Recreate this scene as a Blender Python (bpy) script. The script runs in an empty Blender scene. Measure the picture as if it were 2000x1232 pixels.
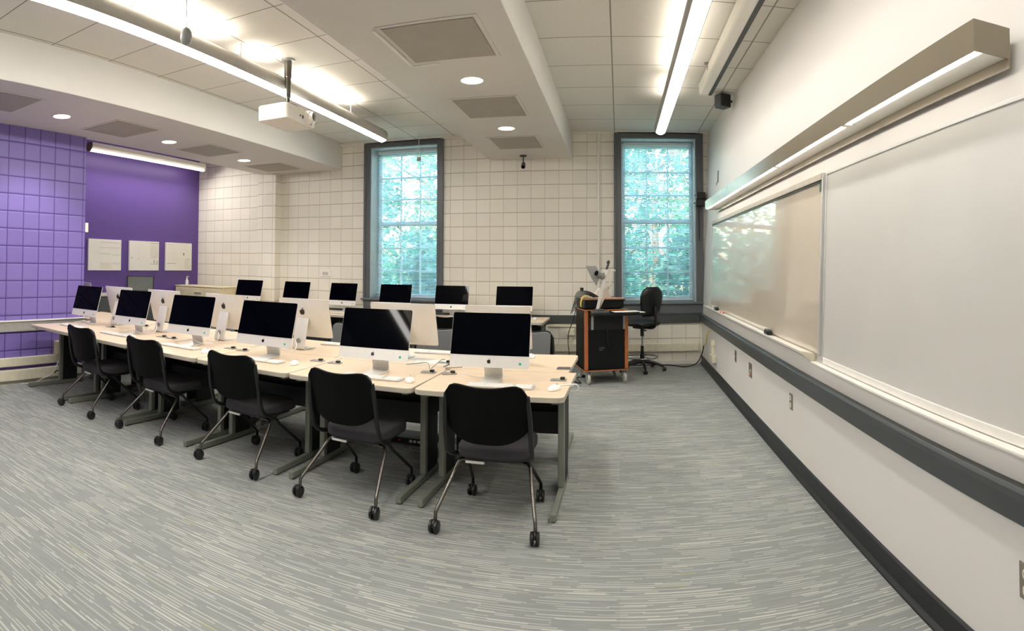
import bpy, bmesh, math, random
from mathutils import Vector, Matrix
PI = math.pi
S = bpy.context.scene
COL = S.collection
random.seed(7)

# ------------------------------------------------------------------ helpers
def lin(c):
    return tuple(((v/12.92) if v <= 0.04045 else ((v+0.055)/1.055)**2.4) for v in c)
def hexc(h):
    h = h.lstrip('#'); return lin(tuple(int(h[i:i+2], 16)/255 for i in (0, 2, 4)))

class NT:
    """small wrapper for writing node trees"""
    def __init__(s, mat):
        s.t = mat.node_tree; s.t.nodes.clear()
    def n(s, typ, **kw):
        nd = s.t.nodes.new(typ)
        for k, v in kw.items():
            setattr(nd, k, v)
        return nd
    def l(s, a, b):
        s.t.links.new(a, b)
    def val(s, sock, v):
        if hasattr(v, 'links'): s.l(v, sock)
        else: sock.default_value = v
    def m(s, op, a, b=0.0, c=None):
        nd = s.n('ShaderNodeMath', operation=op)
        s.val(nd.inputs[0], a); s.val(nd.inputs[1], b)
        if c is not None: s.val(nd.inputs[2], c)
        return nd.outputs[0]
    def mix(s, f, a, b):
        nd = s.n('ShaderNodeMix', data_type='RGBA')
        s.val(nd.inputs[0], f)
        for i, v in ((6, a), (7, b)):
            if hasattr(v, 'links'): s.l(v, nd.inputs[i])
            else: nd.inputs[i].default_value = (*v, 1)
        return nd.outputs[2]
    def ramp(s, f, stops):
        nd = s.n('ShaderNodeValToRGB'); e = nd.color_ramp.elements
        while len(e) < len(stops): e.new(0.5)
        for i, (p, c) in enumerate(stops):
            e[i].position = p; e[i].color = (*c, 1)
        s.l(f, nd.inputs[0]); return nd.outputs[0]
    def out(s, sh):
        o = s.n('ShaderNodeOutputMaterial'); s.l(sh, o.inputs[0])

MATS = {}
def newmat(name):
    m = bpy.data.materials.new(name); m.use_nodes = True; MATS[name] = m
    return m, NT(m)
def bsdf(t, col, rough=0.5, metal=0.0, spec=0.5, bump=None, bstr=0.2, bdist=0.002, coat=0.0, alpha=None):
    b = t.n('ShaderNodeBsdfPrincipled')
    if hasattr(col, 'links'): t.l(col, b.inputs['Base Color'])
    else: b.inputs['Base Color'].default_value = (*col, 1)
    t.val(b.inputs['Roughness'], rough); b.inputs['Metallic'].default_value = metal
    b.inputs['Specular IOR Level'].default_value = spec
    b.inputs['Coat Weight'].default_value = coat
    if bump is not None:
        bn = t.n('ShaderNodeBump'); bn.inputs['Strength'].default_value = bstr; bn.inputs['Distance'].default_value = bdist
        t.l(bump, bn.inputs['Height']); t.l(bn.outputs[0], b.inputs['Normal'])
    return b
def pmat(name, h, rough=0.5, metal=0.0, spec=0.5, var=0.06, scale=14, bstr=0.05, coat=0.0):
    """plain painted / plastic / metal surface with a little procedural variation"""
    if name in MATS: return MATS[name]
    m, t = newmat(name); c = hexc(h)
    tc = t.n('ShaderNodeTexCoord'); nz = t.n('ShaderNodeTexNoise'); nz.inputs['Scale'].default_value = scale
    nz.inputs['Detail'].default_value = 3; t.l(tc.outputs['Object'], nz.inputs['Vector'])
    lo = tuple(max(0, v*(1-var)) for v in c); hi = tuple(min(1, v*(1+var)) for v in c)
    col = t.ramp(nz.outputs['Fac'], [(0.3, lo), (0.7, hi)])
    t.out(bsdf(t, col, rough, metal, spec, nz.outputs['Fac'] if bstr else None, bstr, 0.001, coat).outputs[0])
    return m
def emat(name, h, strength):
    if name in MATS: return MATS[name]
    m, t = newmat(name); e = t.n('ShaderNodeEmission'); e.inputs[0].default_value = (*hexc(h), 1); e.inputs[1].default_value = strength
    t.out(e.outputs[0]); return m

class MB:
    """collects shapes and links them as ONE mesh object"""
    def __init__(s): s.v = []; s.f = []; s.mi = []
    def add(s, vs, fs, mi=0):
        b = len(s.v); s.v += [tuple(v) for v in vs]
        s.f += [tuple(b+i for i in f) for f in fs]; s.mi += [mi]*len(fs); return s
    def box(s, x0, x1, y0, y1, z0, z1, mi=0):
        vs = [(x, y, z) for z in (z0, z1) for y in (y0, y1) for x in (x0, x1)]
        return s.add(vs, [(0, 2, 3, 1), (4, 5, 7, 6), (0, 1, 5, 4), (2, 6, 7, 3), (0, 4, 6, 2), (1, 3, 7, 5)], mi)
    def obox(s, c, ax, ay, az, mi=0):
        """box from a centre and three half-axis vectors"""
        c, ax, ay, az = map(Vector, (c, ax, ay, az))
        vs = [c+ax*i+ay*j+az*k for k in (-1, 1) for j in (-1, 1) for i in (-1, 1)]
        return s.add(vs, [(0, 2, 3, 1), (4, 5, 7, 6), (0, 1, 5, 4), (2, 6, 7, 3), (0, 4, 6, 2), (1, 3, 7, 5)], mi)
    def prism(s, pts, a0, a1, axis='z', mi=0, mitop=None):
        """polygon (list of 2D points, CCW) extruded along an axis"""
        n = len(pts)
        def P(p, a): return {'z': (p[0], p[1], a), 'y': (p[0], a, p[1]), 'x': (a, p[0], p[1])}[axis]
        vs = [P(p, a0) for p in pts]+[P(p, a1) for p in pts]
        fs = [(i, (i+1) % n, n+(i+1) % n, n+i) for i in range(n)]
        s.add(vs, fs, mi)
        b = len(s.v)-2*n
        s.f += [tuple(b+i for i in range(n-1, -1, -1)), tuple(b+n+i for i in range(n))]; s.mi += [mi if mitop is None else mitop]*2
        return s
    def tube(s, pts, r, n=8, mi=0, cap=True):
        pts = [Vector(p) for p in pts]; rr = r if isinstance(r, (list, tuple)) else [r]*len(pts)
        rings = []; prev = None
        for i, p in enumerate(pts):
            d = (pts[min(i+1, len(pts)-1)]-pts[max(i-1, 0)])
            if d.length < 1e-9: d = Vector((0, 0, 1))
            d.normalize()
            if prev is None:
                u = d.orthogonal().normalized()
            else:
                u = prev-d*prev.dot(d)
                u = u.normalized() if u.length > 1e-6 else d.orthogonal().normalized()
            prev = u; w = d.cross(u)
            rings.append([p+(u*math.cos(2*PI*k/n)+w*math.sin(2*PI*k/n))*rr[i] for k in range(n)])
        vs = [v for R in rings for v in R]
        fs = [(i*n+k, i*n+(k+1) % n, (i+1)*n+(k+1) % n, (i+1)*n+k) for i in range(len(pts)-1) for k in range(n)]
        if cap: fs += [tuple(range(n-1, -1, -1)), tuple((len(pts)-1)*n+k for k in range(n))]
        return s.add(vs, fs, mi)
    def lathe(s, prof, c=(0, 0, 0), axis='z', n=24, mi=0):
        """profile of (radius, height) turned round an axis"""
        vs = []
        for (r, h) in prof:
            for k in range(n):
                a = 2*PI*k/n; x, y = r*math.cos(a), r*math.sin(a)
                p = {'z': (x, y, h), 'y': (x, h, -y), 'x': (h, x, y)}[axis]
                vs.append((p[0]+c[0], p[1]+c[1], p[2]+c[2]))
        m = len(prof)
        fs = [(i*n+k, i*n+(k+1) % n, (i+1)*n+(k+1) % n, (i+1)*n+k) for i in range(m-1) for k in range(n)]
        fs += [tuple(range(n-1, -1, -1)), tuple((m-1)*n+k for k in range(n))]
        return s.add(vs, fs, mi)
    def build(s, name, mats, parent=None, smooth=None, bev=None, seg=2, loc=None, rot=None):
        me = bpy.data.meshes.new(name); me.from_pydata(s.v, [], s.f); me.update()
        if not isinstance(mats, (list, tuple)): mats = [mats]
        for m in mats: me.materials.append(m)
        if len(mats) > 1: me.polygons.foreach_set('material_index', s.mi)
        bm = bmesh.new(); bm.from_mesh(me); bmesh.ops.recalc_face_normals(bm, faces=bm.faces); bm.to_mesh(me); bm.free()
        o = bpy.data.objects.new(name, me); COL.objects.link(o)
        if parent: o.parent = parent
        if loc: o.location = loc
        if rot: o.rotation_euler = rot
        if bev:
            md = o.modifiers.new('b', 'BEVEL'); md.width = bev; md.segments = seg; md.limit_method = 'ANGLE'; md.angle_limit = math.radians(35)
        if smooth is not None:
            me.polygons.foreach_set('use_smooth', [True]*len(me.polygons))
            me.set_sharp_from_angle(angle=math.radians(smooth))
        return o

def rrect(w, d, r, n=5, cx=0, cy=0, corners=(1, 1, 1, 1)):
    """rounded rectangle outline, corners order: (-,-),(+,-),(+,+),(-,+)"""
    pts = []
    for i, (sx, sy, a0) in enumerate(((-1, -1, PI), (1, -1, 1.5*PI), (1, 1, 0), (-1, 1, .5*PI))):
        if corners[i]:
            for k in range(n+1):
                a = a0+k*PI/2/n
                pts.append((cx+sx*(w/2-r)+r*math.cos(a), cy+sy*(d/2-r)+r*math.sin(a)))
        else: pts.append((cx+sx*w/2, cy+sy*d/2))
    return pts
def bez(p0, p1, p2, p3, n=12):
    p0, p1, p2, p3 = map(Vector, (p0, p1, p2, p3))
    return [p0*(1-t)**3+p1*3*t*(1-t)**2+p2*3*t*t*(1-t)+p3*t**3 for t in [i/n for i in range(n+1)]]
def smooth_path(pts, n=6):
    """Catmull-Rom through points"""
    P = [Vector(p) for p in pts]; P = [P[0]*2-P[1]]+P+[P[-1]*2-P[-2]]; out = []
    for i in range(1, len(P)-2):
        for k in range(n):
            t = k/n
            out.append(0.5*((2*P[i])+(P[i+1]-P[i-1])*t+(2*P[i-1]-5*P[i]+4*P[i+1]-P[i+2])*t*t+(3*P[i]-P[i-1]-3*P[i+1]+P[i+2])*t**3))
    out.append(P[-2]); return out

def tag(o, label, cat, group=None, kind=None):
    o['label'] = label; o['category'] = cat
    if group: o['group'] = group
    if kind: o['kind'] = kind
    return o
def thing(name, label, cat, loc=(0, 0, 0), rz=0.0, group=None):
    o = bpy.data.objects.new(name, None); COL.objects.link(o); o.empty_display_size = 0.1
    o.location = loc; o.rotation_euler = (0, 0, rz); tag(o, label, cat, group); return o
def structure(o): o['kind'] = 'structure'; return o
def dup(root, label, loc, rz=None, group=None, sx=1.0, cat=None):
    def cp(o, par):
        c = o.copy(); COL.objects.link(c)
        if par is not None: c.parent = par
        for ch in kids.get(o, []): cp(ch, c)
        return c
    kids = {}
    for o in list(root.children_recursive): kids.setdefault(o.parent, []).append(o)
    r = cp(root, None); r['label'] = label; r.location = loc
    if rz is not None: r.rotation_euler = (0, 0, rz)
    if group: r['group'] = group
    if cat: r['category'] = cat
    r.scale = (sx, 1, 1); return r
ORD = ['nearest', 'second', 'third', 'fourth', 'fifth', 'sixth']

# ------------------------------------------------------------------ materials
def block_mat(name, h, hm, w, hgt, off, axis, rough, vfade=0.5, groove=0.004):
    """stacked square concrete blocks with narrow joints; axis 0: (x,z), 1: (y,z)"""
    m, t = newmat(name)
    g = t.n('ShaderNodeNewGeometry'); sp = t.n('ShaderNodeSeparateXYZ'); t.l(g.outputs['Position'], sp.inputs[0])
    def joint(s, o, wd):
        f = t.m('DIVIDE', t.m('SUBTRACT', s, o), wd)
        fr = t.m('ABSOLUTE', t.m('SUBTRACT', t.m('FRACT', t.m('ADD', f, 0.5)), 0.5))
        return t.m('MULTIPLY', fr, wd), t.m('FLOOR', f)
    du, iu = joint(sp.outputs[axis], off[0], w); dv, iv = joint(sp.outputs[2], off[1], hgt)
    def line(d, g0, g1):
        mr = t.n('ShaderNodeMapRange'); mr.interpolation_type = 'SMOOTHSTEP'
        t.l(d, mr.inputs[0]); mr.inputs[1].default_value = g0; mr.inputs[2].default_value = g1
        mr.inputs[3].default_value = 1; mr.inputs[4].default_value = 0; return mr.outputs[0]
    lu = t.m('MULTIPLY', line(du, groove*0.7, groove*1.5), vfade); lv = line(dv, groove*0.7, groove*1.5)
    jt = t.m('MAXIMUM', lu, lv)
    bu = line(du, 0.0, groove*4); bv = line(dv, 0.0, groove*4)
    wn = t.n('ShaderNodeTexWhiteNoise', noise_dimensions='2D'); cb = t.n('ShaderNodeCombineXYZ')
    t.l(iu, cb.inputs[0]); t.l(iv, cb.inputs[1]); t.l(cb.outputs[0], wn.inputs['Vector'])
    nz = t.n('ShaderNodeTexNoise'); nz.inputs['Scale'].default_value = 90; nz.inputs['Detail'].default_value = 4; t.l(g.outputs['Position'], nz.inputs['Vector'])
    c = hexc(h)
    blk = t.mix(wn.outputs['Value'], tuple(v*0.965 for v in c), tuple(min(1, v*1.035) for v in c))
    col = t.mix(jt, blk, hexc(hm))
    hh = t.m('ADD', t.m('MULTIPLY', t.m('MAXIMUM', bu, bv), -1.0), t.m('MULTIPLY', nz.outputs['Fac'], 0.10))
    t.out(bsdf(t, col, rough, 0, 0.4, hh, 0.55, 0.006).outputs[0]); return m

def wall_paint(name, h, rough=0.55, sc=160):
    m, t = newmat(name); g = t.n('ShaderNodeNewGeometry')
    nz = t.n('ShaderNodeTexNoise'); nz.inputs['Scale'].default_value = sc; nz.inputs['Detail'].default_value = 2; t.l(g.outputs['Position'], nz.inputs['Vector'])
    n2 = t.n('ShaderNodeTexNoise'); n2.inputs['Scale'].default_value = 0.8; t.l(g.outputs['Position'], n2.inputs['Vector'])
    c = hexc(h); col = t.ramp(n2.outputs['Fac'], [(0.3, tuple(v*0.97 for v in c)), (0.7, tuple(min(1, v*1.03) for v in c))])
    t.out(bsdf(t, col, rough, 0, 0.35, nz.outputs['Fac'], 0.08, 0.001).outputs[0]); return m

def tile_mat(name, xs, y0, dy, h='#dcd9d2', hg='#8f8a80'):
    """suspended ceiling tiles: long joints at the given x, cross joints every dy"""
    m, t = newmat(name); g = t.n('ShaderNodeNewGeometry'); sp = t.n('ShaderNodeSeparateXYZ'); t.l(g.outputs['Position'], sp.inputs[0])
    fr = t.m('FRACT', t.m('ADD', t.m('DIVIDE', t.m('SUBTRACT', sp.outputs[1], y0), dy), 0.5))
    d = t.m('MULTIPLY', t.m('ABSOLUTE', t.m('SUBTRACT', fr, 0.5)), dy)
    for x in xs: d = t.m('MINIMUM', d, t.m('ABSOLUTE', t.m('SUBTRACT', sp.outputs[0], x)))
    mr = t.n('ShaderNodeMapRange'); t.l(d, mr.inputs[0]); mr.inputs[1].default_value = 0.004; mr.inputs[2].default_value = 0.009
    mr.inputs[3].default_value = 1; mr.inputs[4].default_value = 0
    nz = t.n('ShaderNodeTexNoise'); nz.inputs['Scale'].default_value = 60; nz.inputs['Detail'].default_value = 5; t.l(g.outputs['Position'], nz.inputs['Vector'])
    c = hexc(h); tc = t.ramp(nz.outputs['Fac'], [(0.35, tuple(v*0.96 for v in c)), (0.65, tuple(min(1, v*1.03) for v in c))])
    col = t.mix(mr.outputs[0], tc, hexc(hg))
    hh = t.m('SUBTRACT', t.m('MULTIPLY', nz.outputs['Fac'], 0.2), mr.outputs[0])
    t.out(bsdf(t, col, 0.85, 0, 0.2, hh, 0.3, 0.004).outputs[0]); return m

def carpet_mat():
    m, t = newmat('carpet'); g = t.n('ShaderNodeNewGeometry'); sp = t.n('ShaderNodeSeparateXYZ'); t.l(g.outputs['Position'], sp.inputs[0])
    X, Y = sp.outputs[0], sp.outputs[1]
    def layer(rowh, cell, seed, thick):
        rf = t.m('DIVIDE', t.m('ADD', Y, seed), rowh); row = t.m('FLOOR', rf); fr = t.m('FRACT', rf)
        w1 = t.n('ShaderNodeTexWhiteNoise', noise_dimensions='1D'); t.l(t.m('ADD', row, seed*7.13), w1.inputs['W'])
        cx = t.m('FLOOR', t.m('ADD', t.m('DIVIDE', X, cell), t.m('MULTIPLY', w1.outputs['Value'], 17.0)))
        w2 = t.n('ShaderNodeTexWhiteNoise', noise_dimensions='2D'); cb = t.n('ShaderNodeCombineXYZ'); t.l(cx, cb.inputs[0]); t.l(row, cb.inputs[1]); t.l(cb.outputs[0], w2.inputs['Vector'])
        on = t.m('LESS_THAN', t.m('ABSOLUTE', t.m('SUBTRACT', fr, 0.5)), thick)
        return on, w2.outputs['Value']
    # density patches: rectangular areas where the light dashes are denser
    pc = t.n('ShaderNodeTexWhiteNoise', noise_dimensions='2D'); cb = t.n('ShaderNodeCombineXYZ')
    t.l(t.m('FLOOR', t.m('DIVIDE', X, 0.31)), cb.inputs[0]); t.l(t.m('FLOOR', t.m('DIVIDE', Y, 0.27)), cb.inputs[1]); t.l(cb.outputs[0], pc.inputs['Vector'])
    dens = t.m('MULTIPLY_ADD', pc.outputs['Value'], 0.34, 0.30)
    on1, v1 = layer(0.0185, 0.14, 0.0, 0.15)
    on2, v2 = layer(0.0270, 0.19, 3.7, 0.10)
    a1 = t.m('MULTIPLY', on1, t.m('LESS_THAN', v1, dens)); a2 = t.m('MULTIPLY', on2, t.m('LESS_THAN', v2, t.m('MULTIPLY', dens, 0.75)))
    light = t.m('MAXIMUM', a1, a2)
    nz = t.n('ShaderNodeTexNoise'); nz.inputs['Scale'].default_value = 220; nz.inputs['Detail'].default_value = 3; t.l(g.outputs['Position'], nz.inputs['Vector'])
    st = t.n('ShaderNodeTexNoise'); st.inputs['Scale'].default_value = 1.0; mp = t.n('ShaderNodeMapping'); mp.inputs['Scale'].default_value = (6, 70, 1)
    t.l(g.outputs['Position'], mp.inputs[0]); t.l(mp.outputs[0], st.inputs['Vector'])
    base = t.mix(st.outputs['Fac'], hexc('#808483'), hexc('#a3a6a1'))
    base = t.mix(t.m('MULTIPLY', nz.outputs['Fac'], 0.5), base, hexc('#6b7072'))
    pale = t.mix(v2, hexc('#d9d5ca'), hexc('#bfbfba'))
    pale = t.mix(t.m('GREATER_THAN', v1, 0.975), pale, hexc('#c9c45a'))
    col = t.mix(t.m('MULTIPLY', light, 0.54), base, pale)
    # broad tone differences between laid areas
    n3 = t.n('ShaderNodeTexWhiteNoise', noise_dimensions='2D'); cb3 = t.n('ShaderNodeCombineXYZ')
    t.l(t.m('FLOOR', t.m('DIVIDE', X, 0.66)), cb3.inputs[0]); t.l(t.m('FLOOR', t.m('DIVIDE', Y, 0.16)), cb3.inputs[1]); t.l(cb3.outputs[0], n3.inputs['Vector'])
    col = t.mix(t.m('MULTIPLY', n3.outputs['Value'], 0.16), col, hexc('#6f7679'))
    t.out(bsdf(t, col, 0.95, 0, 0.15, t.m('ADD', nz.outputs['Fac'], t.m('MULTIPLY', light, 0.5)), 0.3, 0.003).outputs[0]); return m

def wood_laminate():
    m, t = newmat('maple_laminate'); g = t.n('ShaderNodeNewGeometry')
    mp = t.n('ShaderNodeMapping'); mp.inputs['Scale'].default_value = (2, 26, 26); t.l(g.outputs['Position'], mp.inputs[0])
    nz = t.n('ShaderNodeTexNoise'); nz.inputs['Scale'].default_value = 3; nz.inputs['Detail'].default_value = 6; t.l(mp.outputs[0], nz.inputs['Vector'])
    col = t.ramp(nz.outputs['Fac'], [(0.3, hexc('#dcc3a5')), (0.7, hexc('#ead6bb'))])
    t.out(bsdf(t, col, 0.32, 0, 0.5, nz.outputs['Fac'], 0.03, 0.001).outputs[0]); return m

def fabric(name, h, sc=500, rough=0.9):
    m, t = newmat(name); tc = t.n('ShaderNodeTexCoord'); w = t.n('ShaderNodeTexNoise'); w.inputs['Scale'].default_value = sc; w.inputs['Detail'].default_value = 2
    t.l(tc.outputs['Object'], w.inputs['Vector']); c = hexc(h)
    col = t.ramp(w.outputs['Fac'], [(0.3, tuple(v*0.7 for v in c)), (0.7, tuple(min(1, v*1.3) for v in c))])
    t.out(bsdf(t, col, rough, 0, 0.3, w.outputs['Fac'], 0.25, 0.002).outputs[0]); return m

def glass_mat():
    m, t = newmat('window_glass'); tr = t.n('ShaderNodeBsdfTransparent'); tr.inputs[0].default_value = (0.93, 0.97, 0.97, 1)
    gl = t.n('ShaderNodeBsdfGlossy'); gl.inputs['Roughness'].default_value = 0.02; fr = t.n('ShaderNodeFresnel'); fr.inputs[0].default_value = 1.45
    ms = t.n('ShaderNodeMixShader'); t.l(fr.outputs[0], ms.inputs[0]); t.l(tr.outputs[0], ms.inputs[1]); t.l(gl.outputs[0], ms.inputs[2]); t.out(ms.outputs[0]); return m

def perforated():
    m, t = newmat('perforated_grille'); g = t.n('ShaderNodeNewGeometry'); vo = t.n('ShaderNodeTexVoronoi'); vo.inputs['Scale'].default_value = 70
    vo.inputs['Randomness'].default_value = 0.0; t.l(g.outputs['Position'], vo.inputs['Vector'])
    n2 = t.n('ShaderNodeTexNoise'); n2.inputs['Scale'].default_value = 5; n2.inputs['Detail'].default_value = 4; t.l(g.outputs['Position'], n2.inputs['Vector'])
    d = t.ramp(vo.outputs['Distance'], [(0.30, hexc('#8a857b')), (0.42, hexc('#aba69b'))])
    col = t.mix(t.m('MULTIPLY', n2.outputs['Fac'], 0.35), d, hexc('#c9c6bf'))
    t.out(bsdf(t, col, 0.6, 0, 0.3).outputs[0]); return m

def leaf_mat(name, a, b):
    m, t = newmat(name); g = t.n('ShaderNodeNewGeometry'); nz = t.n('ShaderNodeTexNoise'); nz.inputs['Scale'].default_value = 2.5; t.l(g.outputs['Position'], nz.inputs['Vector'])
    col = t.ramp(nz.outputs['Fac'], [(0.3, hexc(a)), (0.7, hexc(b))])
    d = bsdf(t, col, 0.5, 0, 0.4); tl = t.n('ShaderNodeBsdfTranslucent'); t.l(col, tl.inputs[0])
    ms = t.n('ShaderNodeMixShader'); ms.inputs[0].default_value = 0.4; t.l(d.outputs[0], ms.inputs[1]); t.l(tl.outputs[0], ms.inputs[2]); t.out(ms.outputs[0]); return m

M = {}
M['far'] = block_mat('painted_block_cream', '#e8e4d7', '#aea899', 0.228, 0.218, (-0.517, 0.827), 0, 0.5, 0.45, 0.0045)
M['purple_block'] = block_mat('painted_block_purple', '#8070b6', '#4a3a80', 0.24, 0.2145, (4.907, 0.826), 1, 0.36, 0.9, 0.006)
M['purple'] = wall_paint('purple_paint', '#604a90', 0.38)
M['cream'] = wall_paint('cream_paint', '#dcd9d2', 0.5)
M['rwall'] = wall_paint('white_wall_paint', '#dedbd5', 0.5)
M['soffit'] = wall_paint('soffit_paint', '#d8d6d1', 0.5)
M['ceil_l'] = tile_mat('ceiling_tile_left', (-4.79, -3.41, -2.72), 4.0, 0.745)
M['ceil_r'] = tile_mat('ceiling_tile_right', (-0.07, 1.28), 5.43, 0.785)
M['carpet'] = carpet_mat(); M['maple'] = wood_laminate(); M['glass'] = glass_mat(); M['perf'] = perforated()
M['edge'] = pmat('grey_edge_band', '#b9b2a4', 0.5)
M['greyrail'] = pmat('grey_rail_paint', '#a8a59e', 0.45); M['jamb'] = pmat('pale_jamb_paint', '#b4bcc0', 0.45)
M['leg'] = pmat('olive_grey_steel', '#7b7f75', 0.42, 0.0, 0.5)
M['panel'] = pmat('black_panel', '#0f1314', 0.6)
M['casing'] = pmat('charcoal_trim_paint', '#5d6164', 0.38, 0, 0.5, 0.04, 8)
M['rail'] = pmat('dark_grey_rail_paint', '#444848', 0.42, 0, 0.5, 0.04, 8)
M['base'] = pmat('black_vinyl_base', '#15181a', 0.45)
M['raceway'] = pmat('ivory_raceway', '#e3dcc6', 0.45)
M['alum'] = pmat('brushed_aluminium', '#d9d9d7', 0.35, 0.55, 0.5, 0.03, 40, 0.02)
M['silver'] = pmat('silver_shell', '#dcdad5', 0.38, 0.25, 0.5, 0.02, 30, 0.0)
M['stand'] = pmat('silver_stand', '#dededa', 0.35, 0.25, 0.5, 0.03, 40, 0.0)
M['screen'] = pmat('black_screen_glass', '#010206', 0.04, 0, 0.10, 0.0, 4, 0.0)
M['logo'] = pmat('black_logo', '#101012', 0.25, 0, 0.5, 0, 4, 0)
M['sticker'] = pmat('green_sticker', '#2fae7c', 0.5)
M['white'] = pmat('white_plastic', '#efefec', 0.35, 0, 0.5, 0.02)
M['key'] = pmat('white_keycaps', '#f6f6f3', 0.45, 0, 0.4, 0.02)
M['shell'] = pmat('black_chair_shell', '#040505', 0.5, 0, 0.12, 0.1, 200, 0.05)
M['seatfab'] = fabric('charcoal_seat_fabric', '#3e3d41'); M['greyfab'] = fabric('grey_seat_fabric', '#6b6d6d')
M['pewter'] = pmat('pewter_tube', '#67635d', 0.25, 0.85)
M['caster'] = pmat('black_caster', '#1b1d1d', 0.35)
M['black'] = pmat('black_plastic', '#0c0e0f', 0.4)
M['blackl'] = pmat('black_laminate', '#0b0f10', 0.4, 0, 0.25)
M['cherry'] = pmat('cherry_edge', '#b5683a', 0.42, 0, 0.5, 0.12, 20)
M['vinyl'] = pmat('black_vinyl', '#0d1011', 0.3, 0, 0.5, 0.1, 120, 0.1)
M['grey'] = pmat('mid_grey_metal', '#9a9a96', 0.4, 0.2)
M['greyp'] = pmat('grey_plastic', '#8c8d8a', 0.4)
M['dkgrey'] = pmat('dark_grey_plastic', '#4a4d4d', 0.4)
M['tan'] = pmat('taupe_light_housing', '#857b68', 0.16, 0, 0.6, 0.02, 6, 0.0)
M['fixture'] = pmat('pale_grey_fixture', '#b3b0aa', 0.4, 0, 0.5, 0.03)
M['whitem'] = pmat('white_enamel', '#ebe8e0', 0.4, 0, 0.5, 0.02)
M['board1'] = pmat('glossy_marker_board', '#cbc2b1', 0.045, 0, 0.5, 0.02, 2, 0.0)
M['board2'] = pmat('satin_marker_board', '#cfcec8', 0.26, 0, 0.5, 0.02, 2, 0.0)
M['beige'] = pmat('beige_filing_metal', '#d9cfae', 0.45)
M['paper'] = pmat('paper_sheet', '#e8e6df', 0.7, 0, 0.3, 0.03, 3)
M['print'] = pmat('poster_print_grey', '#bdb9ae', 0.7); M['printd'] = pmat('poster_print_dark', '#6f6d68', 0.7); M['printc'] = pmat('poster_print_tan', '#dedad0', 0.7)
M['yellow'] = pmat('yellow_cable', '#d6c33a', 0.45); M['red'] = pmat('red_led_plastic', '#c3302a', 0.4); M['orange'] = pmat('orange_jack', '#c9653c', 0.5)
M['steel'] = pmat('stainless_plate', '#8f887b', 0.35, 0.5)
M['ivory'] = pmat('ivory_plastic', '#e9e2c8', 0.45); M['rubber'] = pmat('grey_rubber', '#a9aaa5', 0.6)
m_, t_ = newmat('white_blind_slat')
d_ = bsdf(t_, hexc('#eef6f7'), 0.5); l_ = t_.n('ShaderNodeBsdfTranslucent'); l_.inputs[0].default_value = (*hexc('#e6f2f4'), 1)
x_ = t_.n('ShaderNodeMixShader'); x_.inputs[0].default_value = 0.7; t_.l(d_.outputs[0], x_.inputs[1]); t_.l(l_.outputs[0], x_.inputs[2]); t_.out(x_.outputs[0]); M['blind'] = m_
M['sash'] = pmat('white_sash_paint', '#e4eef0', 0.4, 0, 0.4, 0.01, 5, 0)
M['lamp'] = emat('lamp_diffuser', '#fffaf4', 40.0); M['lampr'] = emat('aisle_lamp_diffuser', '#fffaf4', 19.0); M['lampd'] = emat('downlight_lens', '#fffaf0', 9.0); M['lampw'] = emat('wall_lamp_tube', '#fff6ea', 9.5)
M['bark'] = pmat('bark', '#4f4337', 0.85); M['lawn'] = pmat('lawn', '#6d8068', 0.9, 0, 0.3, 0.3, 3)
M['leaf1'] = leaf_mat('leaf_green', '#27543f', '#6a9c6c'); M['leaf2'] = leaf_mat('leaf_bluegreen', '#235047', '#548f80')
M['brickout'] = pmat('outside_facade', '#b9b6ad', 0.8)
# ------------------------------------------------------------------ the room
D = 9.4; CE = 3.6; YB = -2.6
WL0, WLS = 1.345, 0.0389
TILT = math.atan(WLS)
def wallx(z): return WL0+(z-0.77)*WLS

structure(MB().box(-8.6, 1.9, YB-0.2, D+0.5, -0.1, 0).build('floor', M['carpet']))
structure(MB().box(-4.86, -2.11, YB, D, CE, CE+0.12).build('ceiling', M['ceil_l']))
structure(MB().box(-0.77, 1.9, YB, D, CE, CE+0.12).build('ceiling', M['ceil_r']))
structure(MB().box(-8.6, -6.54, YB, D, CE, CE+0.12).build('ceiling', M['soffit']))
structure(MB().box(-2.12, -0.76, YB, D, 3.2, CE+0.12).build('ceiling_beam', M['soffit'], bev=0.008))
structure(MB().box(-6.55, -4.85, YB, D, 3.17, CE+0.12).build('ceiling_beam', M['soffit'], bev=0.008))
# far wall with two openings
OL = (-4.275, -3.03, 0.95, 3.5); OR = (0.035, 1.245, 0.95, 3.5)
w = MB(); Y0, Y1 = D, D+0.45; top = CE+0.12
for a, b, c, d in ((-8.6, OL[0], 0, top), (OL[1], OR[0], 0, top), (OR[1], 1.9, 0, top), (OL[0], OL[1], 0, OL[2]), (OL[0], OL[1], OL[3], top), (OR[0], OR[1], 0, OR[2]), (OR[0], OR[1], OR[3], top)):
    w.box(a, b, Y0, Y1, c, d)
structure(w.build('wall_far', M['far']))
structure(MB().box(-6.57, -6.16, 9.2, D, 0, CE).build('wall_pilaster', M['far']))
# left block wall, its return, the alcove's smooth wall
structure(MB().box(-6.7, -6.45, YB, 4.95, 0, 3.17).build('wall_left', M['purple_block']))
structure(MB().box(-8.6, -6.7, 4.7, 4.95, 0, CE).build('wall_alcove_return', M['purple']))
structure(MB().box(-8.6, -8.27, 4.95, D, 0, CE).build('wall_alcove', M['purple']))
# right wall: thicker below the rail, leaning slightly back above it
structure(MB().box(1.335, 1.9, YB, D, 0, 0.70).build('wall_right_lower', M['rwall']))
structure(MB().prism([(wallx(0.70), 0.70), (1.9, 0.70), (1.9, CE+0.1), (wallx(CE+0.1), CE+0.1)], YB, D, 'y').build('wall_right', M['rwall']))
structure(MB().box(-8.6, 1.9, YB-0.2, YB, 0, CE+0.12).build('wall_rear', M['cream']))
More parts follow.
